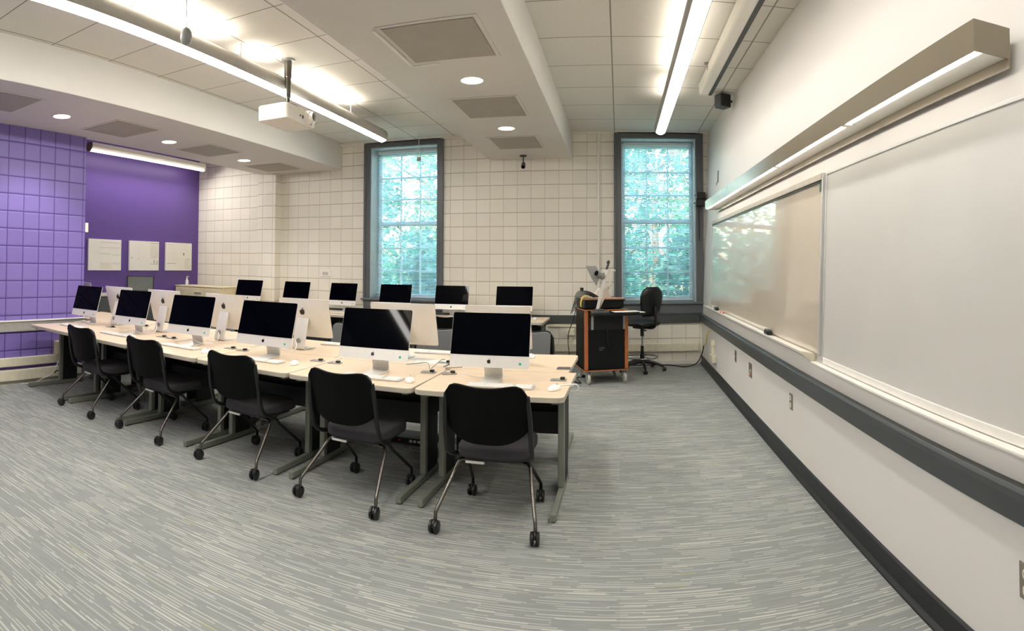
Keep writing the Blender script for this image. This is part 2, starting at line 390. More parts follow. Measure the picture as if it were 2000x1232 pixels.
# rails, bases and trim
structure(MB().prism([(1.345, 0.642), (1.300, 0.650), (1.296, 0.735), (1.300, 0.757), (1.312, 0.770), (1.345, 0.772)], YB, D, 'y').build('trim_1', M['rail'], bev=0.004))
structure(MB().box(-8.27, 1.3, D-0.03, D, 0.63, 0.757).build('trim_2', M['rail'], bev=0.006))
structure(MB().prism([(1.335, 0), (1.300, 0), (1.300, 0.012), (1.318, 0.03), (1.322, 0.115), (1.335, 0.125)], YB, D, 'y').build('baseboard_right', M['base'], bev=0.002))
structure(MB().box(-8.27, 1.335, D-0.012, D, 0, 0.05).build('baseboard_far', M['cream']))
structure(MB().box(-6.45, -6.42, YB, 4.95, 0.63, 0.751).build('trim_3', M['greyrail'], bev=0.004)); structure(MB().box(-6.45, -6.405, YB, 4.95, 0.7515, 0.768).build('trim_5', M['whitem'], bev=0.003))
structure(MB().box(-6.45, -6.425, YB, 4.95, 0, 0.035).build('baseboard_left', M['edge']))
# thin cornice strip where ceiling tiles meet the far wall
structure(MB().box(-4.85, -2.12, D-0.05, D, CE-0.035, CE).box(-0.76, 1.45, D-0.05, D, CE-0.035, CE).build('trim_4', M['whitem']))

# ---- surface raceways (each run can be lifted away)
def raceway(name, label, boxes, group=None, bev=0.006):
    mb = MB()
    for b in boxes: mb.box(*b)
    return tag(mb.build(name, M['raceway'], bev=bev), label, 'raceway', group)
raceway('surface_mount_raceway', 'ivory cable raceway along the purple block wall, above the floor heater cover', [(-6.449, -6.40, YB, 4.6, 0.208, 0.312)])
raceway('heater_cover', 'long ivory heater cover low on the purple block wall, just above the floor', [(-6.449, -6.39, YB, 4.9, 0.036, 0.165)])
raceway('surface_mount_raceway', 'ivory cable raceway low along the far wall behind the cart', [(-2.4, 1.27, D-0.05, D-0.001, 0.215, 0.318), (-2.4, 1.27, D-0.058, D-0.05, 0.205, 0.215)])
raceway('surface_mount_raceway', 'slim ivory raceway just below the dark rail on the far wall', [(-1.15, -0.5, D-0.03, D-0.001, 0.575, 0.615)])
raceway('surface_mount_raceway', 'short vertical ivory raceway drop on the far wall beside the cart', [(-0.80, -0.755, D-0.03, D-0.001, 0.32, 0.45)])
t = thing('surface_mount_box', 'ivory junction box on the far wall at the end of the raceway drop', 'junction box', (-0.775, D-0.001, 0.45))
MB().box(-0.06, 0.06, -0.06, 0, 0, 0.11).build('body', M['raceway'], t, bev=0.008); MB().box(-0.035, 0.035, -0.066, -0.06, 0.02, 0.09).build('cover_plate', M['ivory'], t, bev=0.003)
t = thing('surface_mount_box', 'ivory surface box on the white right wall near the floor corner', 'junction box', (1.334, 8.13, 0.22))
MB().box(-0.06, 0, -0.13, 0.13, 0, 0.10).build('body', M['raceway'], t, bev=0.01); MB().box(-0.045, 0, 0.02, 0.07, 0.10, 0.22).build('riser', M['raceway'], t, bev=0.006); MB().box(-0.05, 0, 0.0, 0.09, 0.22, 0.29).build('coupler', M['ivory'], t, bev=0.006)
t = thing('surface_mount_box', 'beige junction box on the purple wall under the end desk', 'junction box', (-6.449, 4.58, 0.313))
MB().box(0, 0.08, -0.12, 0.12, 0, 0.17).build('body', M['beige'], t, bev=0.008); MB().box(0.08, 0.084, -0.08, 0.08, 0.03, 0.14).build('cover_plate', M['ivory'], t, bev=0.002)
tag(MB().tube([(-0.33, D-0.021, 0.78), (-0.33, D-0.021, 3.565)], 0.02, 10).build('conduit_pipe', M['whitem'], smooth=40), 'slender cream conduit pipe running up the block wall between the windows', 'conduit')

# ---- windows
def window(n, O, cas_r, apron_z):
    x0, x1, z0, z1 = O; cw = 0.11
    root = MB()
    # casing boards with a raised outer bead
    for a, b, c, d in ((x0-cw, x0, z0-0.02, z1+0.09), (x1, x1+cas_r, z0-0.02, z1+0.09), (x0, x1, z1, z1+0.09)):
        root.box(a, b, D-0.03, D, c, d)
    root.box(x0-cw-0.004, x0-cw+0.035, D-0.05, D-0.03, z0-0.02, z1+0.09).box(x1+cas_r-0.03, x1+cas_r+0.004, D-0.05, D-0.03, z0-0.02, z1+0.09).box(x0-cw+0.035, x1+cas_r-0.03, D-0.05, D-0.03, z1+0.06, z1+0.09)
    o = structure(root.build('window_%d' % n, M['casing'], bev=0.006))
    MB().box(x0-0.006, x0+0.012, D, D+0.40, z0, z1).box(x1-0.012, x1+0.006, D, D+0.40, z0, z1).box(x0+0.012, x1-0.012, D, D+0.40, z1-0.012, z1+0.006).build('jamb', M['jamb'], o)
    MB().box(x0-cw-0.03, x1+cas_r+0.01, D-0.085, D, z0-0.028, z0+0.006).box(x0+0.012, x1-0.012, D, D+0.4, z0-0.02, z0+0.006).build('sill', M['casing'], o, bev=0.008)
    MB().box(x0-cw+0.005, x1+cas_r-0.005, D-0.04, D-0.031, apron_z, z0-0.03).box(x0-cw+0.02, x1+cas_r-0.02, D-0.055, D-0.04, apron_z+0.02, z0-0.03).build('apron', M['casing'], o, bev=0.005)
    ys = D+0.36; a, b = x0+0.013, x1-0.013; zm = (z0+z1)/2
    s = MB(); fw = 0.055
    s.box(a, a+fw, ys, ys+0.05, z0+0.007, z1-0.013).box(b-fw, b, ys, ys+0.05, z0+0.007, z1-0.013).box(a+fw, b-fw, ys, ys+0.05, z1-0.085, z1-0.013).box(a+fw, b-fw, ys, ys+0.05, z0+0.007, z0+0.08).box(a+fw, b-fw, ys, ys+0.05, zm-0.03, zm+0.03)
    s.build('sash', M['sash'], o, bev=0.004)
    mu = MB()
    for k in (1, 2):
        x = a+fw+(b-a-2*fw)*k/3; mu.box(x-0.014, x+0.014, ys+0.01, ys+0.04, z0+0.08, zm-0.03).box(x-0.014, x+0.014, ys+0.01, ys+0.04, zm+0.03, z1-0.085)
    for z in (z0+0.08+(zm-0.03-z0-0.08)/3*i for i in (1, 2)): mu.box(a+fw, b-fw, ys+0.012, ys+0.038, z-0.012, z+0.012)
    for z in (zm+0.03+(z1-0.085-zm-0.03)/3*i for i in (1, 2)): mu.box(a+fw, b-fw, ys+0.012, ys+0.038, z-0.012, z+0.012)
    mu.build('muntin', M['sash'], o)
    MB().box(a+fw, b-fw, ys+0.022, ys+0.028, z0+0.08, z1-0.085).build('pane', M['glass'], o)
    return o
window(1, OL, 0.11, 0.765); window(2, OR, 0.115, 0.765)

def blind(O, label):
    x0, x1, z0, z1 = O; a, b = x0+0.03, x1-0.03; y = D+0.27
    t = thing('window_blind', label, 'blind', ((a+b)/2, y, z0), 0, 'white slat blinds in the windows'); w = (b-a)/2
    MB().box(-w, w, -0.025, 0.025, z1-z0-0.065, z1-z0-0.016).build('headrail', M['sash'], t, bev=0.004)
    s = MB(); n = int((z1-z0-0.13)/0.0245); ang = math.radians(-28)
    for i in range(n):
        z = 0.055+i*0.0245; dy, dz = 0.0125*math.cos(ang), 0.0125*math.sin(ang)
        s.add([(-w, -dy, z-dz), (w, -dy, z-dz), (w, dy, z+dz), (-w, dy, z+dz), (-w, -dy, z-dz+0.0012), (w, -dy, z-dz+0.0012), (w, dy, z+dz+0.0012), (-w, dy, z+dz+0.0012)], [(0, 3, 2, 1), (4, 5, 6, 7), (0, 1, 5, 4), (1, 2, 6, 5), (2, 3, 7, 6), (3, 0, 4, 7)])
    s.build('slat', M['blind'], t)
    MB().box(-w, w, -0.014, 0.014, 0.016, 0.036).build('bottom_rail', M['sash'], t, bev=0.003)
    c = MB()
    for x in (-w*0.62, 0.0, w*0.62): c.tube([(x, -0.0145, 0.03), (x, -0.0145, z1-z0-0.06)], 0.0012, 4)
    c.build('ladder_cord', M['sash'], t); return t
blind(OL, 'white slat blind in the window behind the desks, nearer the purple wall')
blind(OR, 'white slat blind in the window beside the marker boards, behind the black stool chair')

# ---- ceiling vents and downlights
def vent(x0, x1, y0, y1, z, label):
    t = thing('ceiling_vent', label, 'vent', ((x0+x1)/2, (y0+y1)/2, z), 0, 'square perforated vents in the dropped ceilings'); a, b = (x1-x0)/2, (y1-y0)/2
    f = 0.035
    MB().box(-a-f, a+f, -b-f, -b, -0.008, -0.0005).box(-a-f, a+f, b, b+f, -0.008, -0.0005).box(-a-f, -a, -b, b, -0.008, -0.0005).box(a, a+f, -b, b, -0.008, -0.0005).build('frame', M['soffit'], t, bev=0.002)
    MB().box(-a+0.004, a-0.004, -b+0.004, b-0.004, -0.012, -0.004).build('grille', M['perf'], t); return t
for v, lab in (((-1.70, -1.0, 3.88, 4.64), 'large grey perforated vent in the centre beam, closest to the camera'),
               ((-1.73, -1.06, 5.83, 6.61), 'grey perforated vent in the centre beam, between its two round lights'),
               ((-1.76, -1.125, 7.74, 8.5), 'grey perforated vent in the centre beam, above the small ceiling camera')): vent(*v, 3.2, lab)
vent(-5.85, -5.2, 2.75, 3.38, 3.17, 'grey vent in the left dropped ceiling, cut by the edge of the photo')
vent(-6.05, -5.37, 4.59, 5.29, 3.17, 'grey vent in the left dropped ceiling between its first and second round lights')
vent(-6.09, -5.46, 6.44, 7.15, 3.17, 'grey vent in the left dropped ceiling between its second and third round lights')
vent(-6.17, -5.47, 8.28, 8.97, 3.17, 'grey vent in the left dropped ceiling next to the block pilaster')
tag(MB().box(-1.76, -1.735, 3.86, 4.66, 3.176, 3.184).box(-1.735, -1.5, 4.68, 4.70, 3.176, 3.184).build('vent_gasket', M['whitem']), 'white strip hanging loose along the edge of the large beam vent', 'trim strip')
def downlight(x, y, z, label, r=0.105, power=80):
    t = thing('downlight', label, 'ceiling light', (x, y, z), 0, 'round recessed downlights')
    MB().lathe([(r+0.014, 0.0), (r+0.014, -0.004), (r, -0.007), (r-0.004, -0.001)], n=32).build('trim_ring', M['whitem'], t, smooth=40)
    MB().lathe([(r-0.006, -0.002), (r-0.006, -0.004), (0.001, -0.0045)], n=32).build('lens', M['lampd'], t)
    ld = bpy.data.lights.new('downlight_bulb', 'SPOT'); ld.energy = power; ld.spot_size = math.radians(120); ld.spot_blend = 0.6; ld.shadow_soft_size = 0.09; ld.color = (1, 0.97, 0.93)
    lo = bpy.data.objects.new('downlight_bulb', ld); COL.objects.link(lo); lo.parent = t; lo.location = (0, 0, -0.02); return t
downlight(-1.361, 5.256, 3.2, 'round downlight in the centre beam between the large vent and the middle vent')
downlight(-1.418, 7.225, 3.2, 'round downlight in the centre beam nearer the far wall')
downlight(-5.68, 3.98, 3.17, 'round downlight in the left dropped ceiling, nearest the camera')
downlight(-5.81, 5.94, 3.17, 'round downlight in the left dropped ceiling, middle of its row')
downlight(-5.85, 7.78, 3.17, 'round downlight in the left dropped ceiling, nearest the far wall')
for y in (2.0,): downlight(-1.36, y, 3.2, 'round downlight in the centre beam above the camera')

# ---- long pendant lights
def pendant(x, y0, y1, zb, label, up, lamp='lamp', k=1.0):
    L = y1-y0; t = thing('pendant_light', label, 'pendant light', (x, y0, zb), 0, 'long linear pendant lights'); r = 0.086; n = 20
    def ring(a0, a1, rr): return [(rr*math.cos(a0+(a1-a0)*k/n), 0.085+rr*1.05*math.sin(a0+(a1-a0)*k/n)) for k in range(n+1)]
    a0 = math.radians(222); a1 = math.radians(318)
    MB().prism(ring(math.radians(-41), math.radians(221), r), 0.0, L, 'y').build('housing', M['fixture'], t, smooth=30)
    MB().prism(ring(a0, a1, r*0.985), 0.012, L-0.012, 'y').build('diffuser', M[lamp], t, smooth=30)
    for s, e in ((0, 0.012), (L-0.012, L)):
        MB().prism(ring(0, 2*PI-2*PI/n, r*1.01), s-0.002 if s == 0 else s, e if s == 0 else e+0.002, 'y').build('end_cap', M['fixture'], t, smooth=30)
    for y in [v for v in [0.9+2.4*i for i in range(6)] if v < L]:
        MB().tube([(0, y, 0.165), (0, y, CE-zb-0.001)], 0.004, 6).build('hanger', M['fixture'], t)
    for a, b, p in up:
        ld = bpy.data.lights.new('pendant_uplight', 'AREA'); ld.shape = 'RECTANGLE'; ld.size = 0.09; ld.size_y = b-a; ld.energy = p*0.42*k; ld.color = (1, 0.92, 0.78); ld.spread = math.radians(170)
        lo = bpy.data.objects.new('pendant_uplight', ld); COL.objects.link(lo); lo.parent = t; lo.location = (0, (a+b)/2-y0, 0.175); lo.rotation_euler = (PI, 0, 0)
    return t
pendant(-3.44, -1.2, 7.98, 3.285, 'long tube pendant light running over the computer desks', [(-1.0, 0.4, 26), (0.8, 2.3, 30), (2.7, 4.2, 34), (4.6, 5.0, 6), (5.5, 6.9, 32)])
pendant(0.575, -1.2, 8.0, 3.26, 'long tube pendant light running over the aisle by the marker boards', [(-1.0, 0.4, 26), (0.8, 2.3, 28), (2.6, 4.1, 30), (4.5, 6.3, 32), (6.5, 7.3, 10)], 'lampr', 0.42)

# ---- pull-down screen case on the ceiling, speaker, ceiling camera, hanging mic and bob
t = thing('screen_case', 'long white projection screen case on the ceiling along the right wall', 'projector screen', (1.02, 0, 0))
MB().prism([(-0.075, 3.47), (-0.06, 3.452), (0.078, 3.452), (0.078, 3.585), (-0.075, 3.585)], -1.0, 6.75, 'y').build('case', M['whitem'], t, bev=0.006)
MB().box(0.030, 0.072, -0.99, 6.745, 3.446, 3.4515).build('slot', M['black'], t)
MB().prism([(-0.078, 3.466), (-0.06, 3.449), (0.081, 3.449), (0.081, 3.588), (-0.078, 3.588)], 6.7505, 6.768, 'y').build('end_cap', M['whitem'], t, bev=0.004)
for y in (0.4, 3.2, 6.1): MB().box(-0.11, -0.07, y-0.03, y+0.03, 3.588, 3.599).box(-0.079, -0.0755, y-0.02, y+0.02, 3.53, 3.588).build('bracket', M['greyp'], t)
t = thing('wall_speaker', 'small black cube speaker at the top of the right wall by the ceiling', 'speaker', (1.30, 7.15, 3.50), math.radians(28))
MB().box(-0.08, 0.07, -0.075, 0.075, -0.085, 0.075).build('cabinet', M['black'], t, bev=0.012)
MB().box(-0.088, -0.0805, -0.062, 0.062, -0.07, 0.06).build('grille', M['dkgrey'], t, bev=0.004)
MB().tube([(0.05, 0, 0), (0.11, -0.055, 0.0)], 0.016, 8).build('bracket', M['black'], t)
t = thing('ceiling_camera', 'small dark camera hanging under the centre beam at the far wall', 'security camera', (-1.512, 9.1, 3.2))
MB().lathe([(0.055, 0), (0.055, -0.018), (0.02, -0.026)], n=20).build('base', M['dkgrey'], t, smooth=40)
MB().tube([(0, 0, -0.02), (0, 0, -0.10), (0.004, -0.01, -0.13)], 0.011, 8).build('stem', M['dkgrey'], t, smooth=40)
MB().tube([(0.0, 0.03, -0.12), (0.004, -0.02, -0.155), (0.008, -0.055, -0.185)], [0.03, 0.036, 0.034], 12).build('body', M['dkgrey'], t, smooth=40)
MB().tube([(0.008, -0.057, -0.186), (0.009, -0.064, -0.192)], 0.024, 12).build('lens', M['screen'], t)
t = thing('ceiling_microphone', 'grey bulb microphone hanging on a cord beside the long light over the desks', 'microphone', (-2.82, 3.04, CE))
MB().tube([(0, 0, -0.001), (0, 0, -0.46)], 0.003, 6).build('cord', M['dkgrey'], t)
MB().lathe([(0.008, -0.45), (0.028, -0.465), (0.04, -0.49), (0.042, -0.52), (0.034, -0.555), (0.02, -0.57), (0.004, -0.572)], n=20).build('capsule', M['greyp'], t, smooth=50)
t = thing('pull_cord', 'thin ceiling cord with a small tan bob in front of the window behind the desks', 'pull cord', (-3.19, 8.9, CE))
MB().tube([(0, 0, -0.001), (0, 0, -0.40)], 0.005, 6).build('cord', M['whitem'], t)
MB().lathe([(0.006, -0.39), (0.03, -0.40), (0.034, -0.43), (0.03, -0.455), (0.004, -0.458)], n=14).build('bob', M['edge'], t, smooth=50)

# ---- ceiling projector
t = thing('projector', 'white projector hanging from the ceiling on a grey pole over the desks', 'projector', (-3.39, 5.27, 2.965), math.radians(0))
MB().prism(rrect(0.37, 0.60, 0.05, 6), 0.0, 0.155, 'z').build('body', M['whitem'], t, smooth=40, bev=0.008)
MB().box(-0.16, 0.11, -0.304, -0.3005, 0.025, 0.135).build('intake_grille', pmat('grille_ribs', '#d6ccbf', 0.6), t)
MB().lathe([(0.075, 0.0), (0.075, 0.012), (0.068, 0.012), (0.066, 0.045), (0.056, 0.05), (0.054, 0.085), (0.044, 0.085), (0.042, 0.06), (0.001, 0.058)], c=(0.1855, 0.12, 0.08), axis='x', n=28).build('lens', M['whitem'], t, smooth=40)
MB().lathe([(0.043, 0.0), (0.001, 0.004)], c=(0.2465, 0.12, 0.08), axis='x', n=20).build('lens_glass', M['dkgrey'], t)
MB().lathe([(0.014, 0), (0.001, 0.003)], c=(0.1855, -0.03, 0.075), axis='x', n=12).build('sensor', M['dkgrey'], t)
MB().lathe([(0.020, 0), (0.001, 0.003)], c=(0.1855, 0.02, 0.07), axis='x', n=14).build('focus_knob', M['dkgrey'], t); MB().lathe([(0.016, 0), (0.001, 0.003)], c=(0.1855, 0.19, 0.03), axis='x', n=14).build('focus_knob', M['dkgrey'], t)
MB().prism(rrect(0.17, 0.17, 0.03, 4, 0.08, -0.12), 0.1555, 0.172, 'z').build('mount_plate', M['greyp'], t)
MB().tube([(0.08, -0.12, 0.172), (0.08, -0.12, 0.24), (0.08, -0.12, 0.245), (0.08, -0.12, 0.45), (0.08, -0.12, 0.455), (0.08, -0.12, 0.625)], [0.02, 0.026, 0.034, 0.034, 0.04, 0.04], 16).build('pole', M['pewter'], t, smooth=40)
MB().lathe([(0.075, 0.634), (0.07, 0.622), (0.045, 0.615)], c=(0.08, -0.12, 0), n=24).build('ceiling_flange', M['greyp'], t, smooth=40)

# ---- alcove wall washer light
t = thing('wall_light', 'tubular light fixture washing the smooth purple wall', 'wall light', (-7.85, 6.1, 3.33))
MB().prism([(0.07, 0.12), (-0.06, 0.12), (-0.09, 0.06), (-0.06, 0.02), (0.03, 0.012), (0.075, 0.05)], 0.0, 2.95, 'y').build('housing', M['whitem'], t, bev=0.006)
MB().prism([(0.03, 0.0115), (-0.06, 0.0195), (-0.05, -0.012), (-0.01, -0.022), (0.03, -0.012)], 0.02, 2.93, 'y').build('diffuser', M['lampw'], t)
for a, b in ((-0.012, -0.0005), (2.9505, 2.962)): MB().prism([(0.075, 0.125), (-0.065, 0.125), (-0.095, 0.06), (-0.06, -0.02), (0.03, -0.025), (0.08, 0.05)], a, b, 'y').build('end_cap', M['tan'], t)
for y in (0.15, 2.6): MB().box(-0.419, -0.09, y-0.02, y+0.02, 0.05, 0.08).build('arm', M['tan'], t)
def area(name, parent, loc, rot, sx, sy, e, col=(1, 0.94, 0.86), spread=180):
    ld = bpy.data.lights.new(name, 'AREA'); ld.shape = 'RECTANGLE'; ld.size = sx; ld.size_y = sy; ld.energy = e; ld.color = col; ld.spread = math.radians(spread)
    lo = bpy.data.objects.new(name, ld); COL.objects.link(lo); lo.parent = parent; lo.location = loc; lo.rotation_euler = rot; return lo
area('wall_light_tube', t, (-0.03, 1.45, -0.03), (0, math.radians(-30), 0), 0.05, 2.8, 40)

# ---- long light box over the marker boards
t = thing('wall_light', 'long taupe light box mounted over the marker boards on the right wall', 'wall light', (0, 0, 0))
xf, xb, zb, zt, ya, yb = 1.206, 1.372, 2.275, 2.388, 1.71, 8.1
MB().box(xf, xb, ya, yb, zt-0.006, zt).box(xf, xf+0.006, ya, yb, zb, zt-0.006).box(xb-0.006, xb, ya, yb, zb-0.034, zt-0.006).box(xf+0.006, xb-0.006, ya, ya+0.006, zb, zt-0.006).box(xf+0.006, xb-0.006, yb-0.006, yb, zb, zt-0.006).build('housing', M['tan'], t)
MB().prism([(xf+0.062, zb+0.012), (xb-0.008, zb+0.006), (xb-0.008, zb+0.03), (xf+0.062, zb+0.05)], ya+0.008, yb-0.008, 'y').build('reflector', M['whitem'], t)
segs = [1.722, 3.0, 4.45, 5.90, 7.35, 8.09]
for i in range(5):
    MB().tube([(xf+0.034, segs[i]+0.02, zb+0.028), (xf+0.034, segs[i+1]-0.035, zb+0.028)], 0.024, 12).build('lamp_tube', M['lampw'], t, smooth=40)
    if i < 4: MB().box(xf+0.012, xf+0.058, segs[i+1]-0.033, segs[i+1]+0.018, zb+0.0, zb+0.05).build('lamp_socket', M['whitem'], t, bev=0.004)
for y in (2.6, 4.52, 4.92, 7.0): MB().box(xb+0.0005, wallx(2.3)-0.004, y-0.06, y+0.06, zb-0.015, zb+0.05).build('bracket', M['tan'], t, bev=0.003)

# ---- marker boards (they lie flat against the slightly leaning wall)
def on_wall(name, label, cat, y, z, group=None):
    o = thing(name, label, cat, (wallx(z)-0.001, y, z), 0, group); o.rotation_euler = (0, TILT, 0); return o
t = on_wall('marker_board', 'glossy marker board nearest the window with a wide tray, reflecting the window', 'whiteboard', 3.74, 0.95, 'marker boards on the right wall')
H1, L1 = 1.19, 4.76
MB().box(-0.018, 0, 0.02, L1-0.02, 0.0, H1-0.06).build('writing_surface', M['board1'], t)
MB().box(-0.03, 0, 0, 0.02, -0.01, H1).build('frame', M['alum'], t, bev=0.003); MB().box(-0.026, 0, L1-0.02, L1, -0.01, H1).build('frame', M['alum'], t, bev=0.003)
MB().box(-0.034, 0, 0.02, L1-0.02, H1-0.045, H1).build('map_rail', M['edge'], t, bev=0.003)
MB().box(-0.026, 0, 0.02, L1-0.02, H1-0.06, H1-0.0455).build('rail_shadow_strip', M['black'], t)  # black strip standing in for the shadow gap under the map rail
MB().prism([(-0.001, -0.03), (-0.03, -0.055), (-0.095, -0.018), (-0.098, -0.002), (-0.09, -0.004), (-0.02, -0.012), (-0.001, -0.011)], 0.16, L1+0.2, 'y').build('tray', M['whitem'], t, bev=0.002)
MB().prism([(-0.001, -0.012), (-0.001, -0.07), (-0.03, -0.07), (-0.1, -0.018), (-0.1, 0.004)], 0.13, 0.1595, 'y').build('tray_end_cap', M['raceway'], t, bev=0.002)
MB().box(-0.024, -0.0185, 0.035, 0.075, H1-0.12, H1-0.062).build('clip', pmat('green_clip', '#2e5a4a', 0.5), t)
t = on_wall('marker_board', 'large satin marker board in front, with a narrow ledge, running out of the photo', 'whiteboard', 0.5, 0.91, 'marker boards on the right wall')
H2, L2 = 1.225, 3.20
MB().box(-0.016, 0, 0.0, L2-0.02, 0.03, H2-0.018).build('writing_surface', M['board2'], t)
MB().box(-0.024, 0, L2-0.02, L2, 0.0, H2).box(-0.022, 0, 0, L2-0.02, H2-0.018, H2).build('frame', M['alum'], t, bev=0.002)
MB().box(-0.022, 0, 0, L2-0.02, -0.01, 0.03).build('bottom_rail', M['whitem'], t, bev=0.003)
MB().prism([(-0.0225, -0.03), (-0.06, -0.03), (-0.066, -0.022), (-0.066, -0.012), (-0.0225, -0.012)], -0.0, L2+0.10, 'y').build('ledge', M['whitem'], t, bev=0.002)
ez = 0.95-0.004
t = on_wall('board_eraser', 'black board eraser in the middle of the wide marker tray', 'eraser', 4.98, ez)
MB().box(-0.082, -0.034, -0.065, 0.065, 0.0, 0.03).build('felt', M['black'], t, bev=0.005); MB().box(-0.080, -0.036, -0.062, 0.062, 0.0305, 0.042).build('grip', M['dkgrey'], t, bev=0.004)
t = on_wall('board_eraser', 'black board eraser at the window end of the marker tray, beside red markers', 'eraser', 7.72, ez)
MB().box(-0.082, -0.034, -0.065, 0.065, 0.0, 0.03).build('felt', M['black'], t, bev=0.005); MB().box(-0.080, -0.036, -0.062, 0.062, 0.0305, 0.042).build('grip', M['dkgrey'], t, bev=0.004)
for i, (y, dx) in enumerate(((7.36, -0.07), (7.40, -0.045), (7.22, -0.06))):
    t = on_wall('marker', 'red marker lying in the tray beside the eraser at the window end', 'marker', y, ez+0.008, 'red markers in the tray')
    MB().tube([(dx, 0, 0), (dx, 0.10, 0)], 0.0075, 10).build('barrel', M['whitem'], t, smooth=40); MB().tube([(dx, -0.04, 0), (dx, -0.001, 0)], 0.0085, 10).build('cap', M['red'], t, smooth=40)
t = on_wall('control_plate', 'narrow grey control plate high on the right wall near the window', 'control plate', 8.25, 2.66)
MB().box(-0.008, 0, -0.03, 0.03, 0, 0.17).build('plate', M['dkgrey'], t, bev=0.003); MB().box(-0.006, 0, 0.09, 0.12, -0.02, 0.02).build('knob', M['dkgrey'], t, bev=0.004)

# outlets on the lower right wall
def outlet(y, z, label, kind, w=0.075, h=0.12):
    t = thing('wall_outlet', label, 'outlet', (1.3345, y, z), 0, 'outlet plates below the dark rail')
    MB().box(-0.006, 0, -w/2, w/2, -h/2, h/2).build('plate', M['steel'], t, bev=0.002)
    if kind == 'duplex':
        for s in (-1, 1): MB().prism(rrect(0.034, 0.038, 0.016, 5, 0, s*0.028), -0.0095, -0.0062, 'x').build('receptacle', M['ivory'], t); MB().box(-0.0105, -0.0097, -0.008, -0.005, s*0.028-0.004, s*0.028+0.008).box(-0.0105, -0.0097, 0.005, 0.008, s*0.028-0.004, s*0.028+0.008).build('slot', M['dkgrey'], t)
    elif kind == 'data':
        for i in range(3):
            for j in range(2): MB().box(-0.0095, -0.0062, -0.03+j*0.034, -0.004+j*0.034, -0.05+i*0.036, -0.026+i*0.036).build('jack', M[('orange', 'ivory', 'greyp')[(i+j) % 3]], t, bev=0.002)
    else:
        for s in (-1, 1): MB().box(-0.0095, -0.0062, -0.014, 0.014, s*0.028-0.014, s*0.028+0.014).build('receptacle', M['dkgrey'], t, bev=0.002)
outlet(6.63, 0.52, 'small steel outlet plate on the lower right wall, farthest from the camera', 'dark', 0.08, 0.13)
outlet(5.87, 0.495, 'wide data plate with orange jacks on the lower right wall', 'data', 0.125, 0.14)
outlet(4.43, 0.50, 'steel outlet plate with two ivory sockets, halfway along the lower right wall', 'duplex')
outlet(1.62, 0.445, 'steel outlet plate with ivory sockets cut off by the edge of the photo', 'duplex', 0.08, 0.125)
t = thing('wall_plate', 'blank white plate on the far block wall beside the window', 'wall plate', (-5.155, D-0.001, 1.36)); MB().box(-0.11, 0.11, -0.012, 0, -0.06, 0.06).build('plate', M['whitem'], t, bev=0.004); MB().box(-0.07, 0.05, -0.014, -0.0125, -0.035, 0.02).build('label_area', M['print'], t)
t = thing('light_switch', 'white switch plate at the end of the purple block wall', 'light switch', (-6.475, 4.951, 1.90)); MB().box(-0.04, 0.04, 0, 0.05, 0, 0.125).build('plate', M['whitem'], t, bev=0.004); MB().box(-0.012, 0.012, 0.0505, 0.06, 0.04, 0.085).build('toggle', M['white'], t)
t = thing('window_speaker', 'black two-part bracket speaker on the window casing by the right wall', 'speaker', (1.31, D-0.051, 2.45))
MB().box(-0.07, 0.075, -0.10, 0, 0.09, 0.20).build('upper_body', M['black'], t, bev=0.01); MB().box(-0.085, 0.075, -0.12, 0, -0.02, 0.0895).build('lower_body', M['black'], t, bev=0.01); MB().tube([(-0.098, -0.05, 0.155), (-0.071, -0.05, 0.155)], 0.014, 10).tube([(-0.112, -0.06, 0.03), (-0.086, -0.06, 0.03)], 0.012, 10).build('knob', M['greyp'], t, smooth=40); MB().tube([(-0.02, -0.012, -0.02), (-0.02, -0.012, -0.55)], 0.008, 6).build('cable', M['black'], t)

# posters on the smooth purple wall
def poster(y0, y1, label, rows, seed):
    rnd = random.Random(seed); t = thing('wall_mounted_poster', label, 'poster', (-8.269, (y0+y1)/2, 1.345), 0, 'white poster boards on the purple wall'); w = (y1-y0)/2
    MB().box(0, 0.035, -w, w, 0, 0.545).build('board', M['paper'], t, bev=0.003)
    g, d, c = MB(), MB(), MB()
    for (u0, u1, v, h, k) in rows: (g, d, c)[k].box(0.0354, 0.0362, -w+u0*2*w, -w+u1*2*w, 0.545*v, 0.545*(v+h))
    for mb, nm, mm in ((g, 'printed_lines', 'print'), (d, 'printed_headings', 'printd'), (c, 'printed_blocks', 'printc')):
        if mb.v: mb.build(nm, M[mm], t)
    return t
R1 = [(0.34, 0.97, 0.90, 0.012, 0), (0.34, 0.97, 0.73, 0.012, 0), (0.16, 0.30, 0.84, 0.012, 2), (0.16, 0.30, 0.58, 0.016, 2), (0.34, 0.66, 0.53, 0.014, 0), (0.72, 0.97, 0.50, 0.014, 0), (0.2, 0.31, 0.27, 0.012, 2), (0.72, 0.97, 0.2, 0.01, 0), (0.34, 0.70, 0.05, 0.20, 2), (0.74, 0.97, 0.24, 0.01, 0)]
R2 = [(0.70, 0.97, 0.93, 0.012, 1), (0.70, 0.97, 0.22, 0.012, 1), (0.70, 0.97, 0.42, 0.46, 2), (0.06, 0.09, 0.42, 0.03, 1), (0.28, 0.30, 0.38, 0.02, 1), (0.82, 0.84, 0.25, 0.11, 1), (0.92, 0.94, 0.25, 0.08, 1), (0.06, 0.6, 0.60, 0.008, 2), (0.06, 0.6, 0.12, 0.008, 2)]
R3 = [(0.05, 0.36, 0.25, 0.012, 1), (0.66, 0.70, 0.55, 0.09, 1), (0.72, 0.96, 0.05, 0.4, 2), (0.05, 0.6, 0.6, 0.008, 2), (0.05, 0.6, 0.4, 0.008, 2), (0.05, 0.25, 0.92, 0.01, 0)]
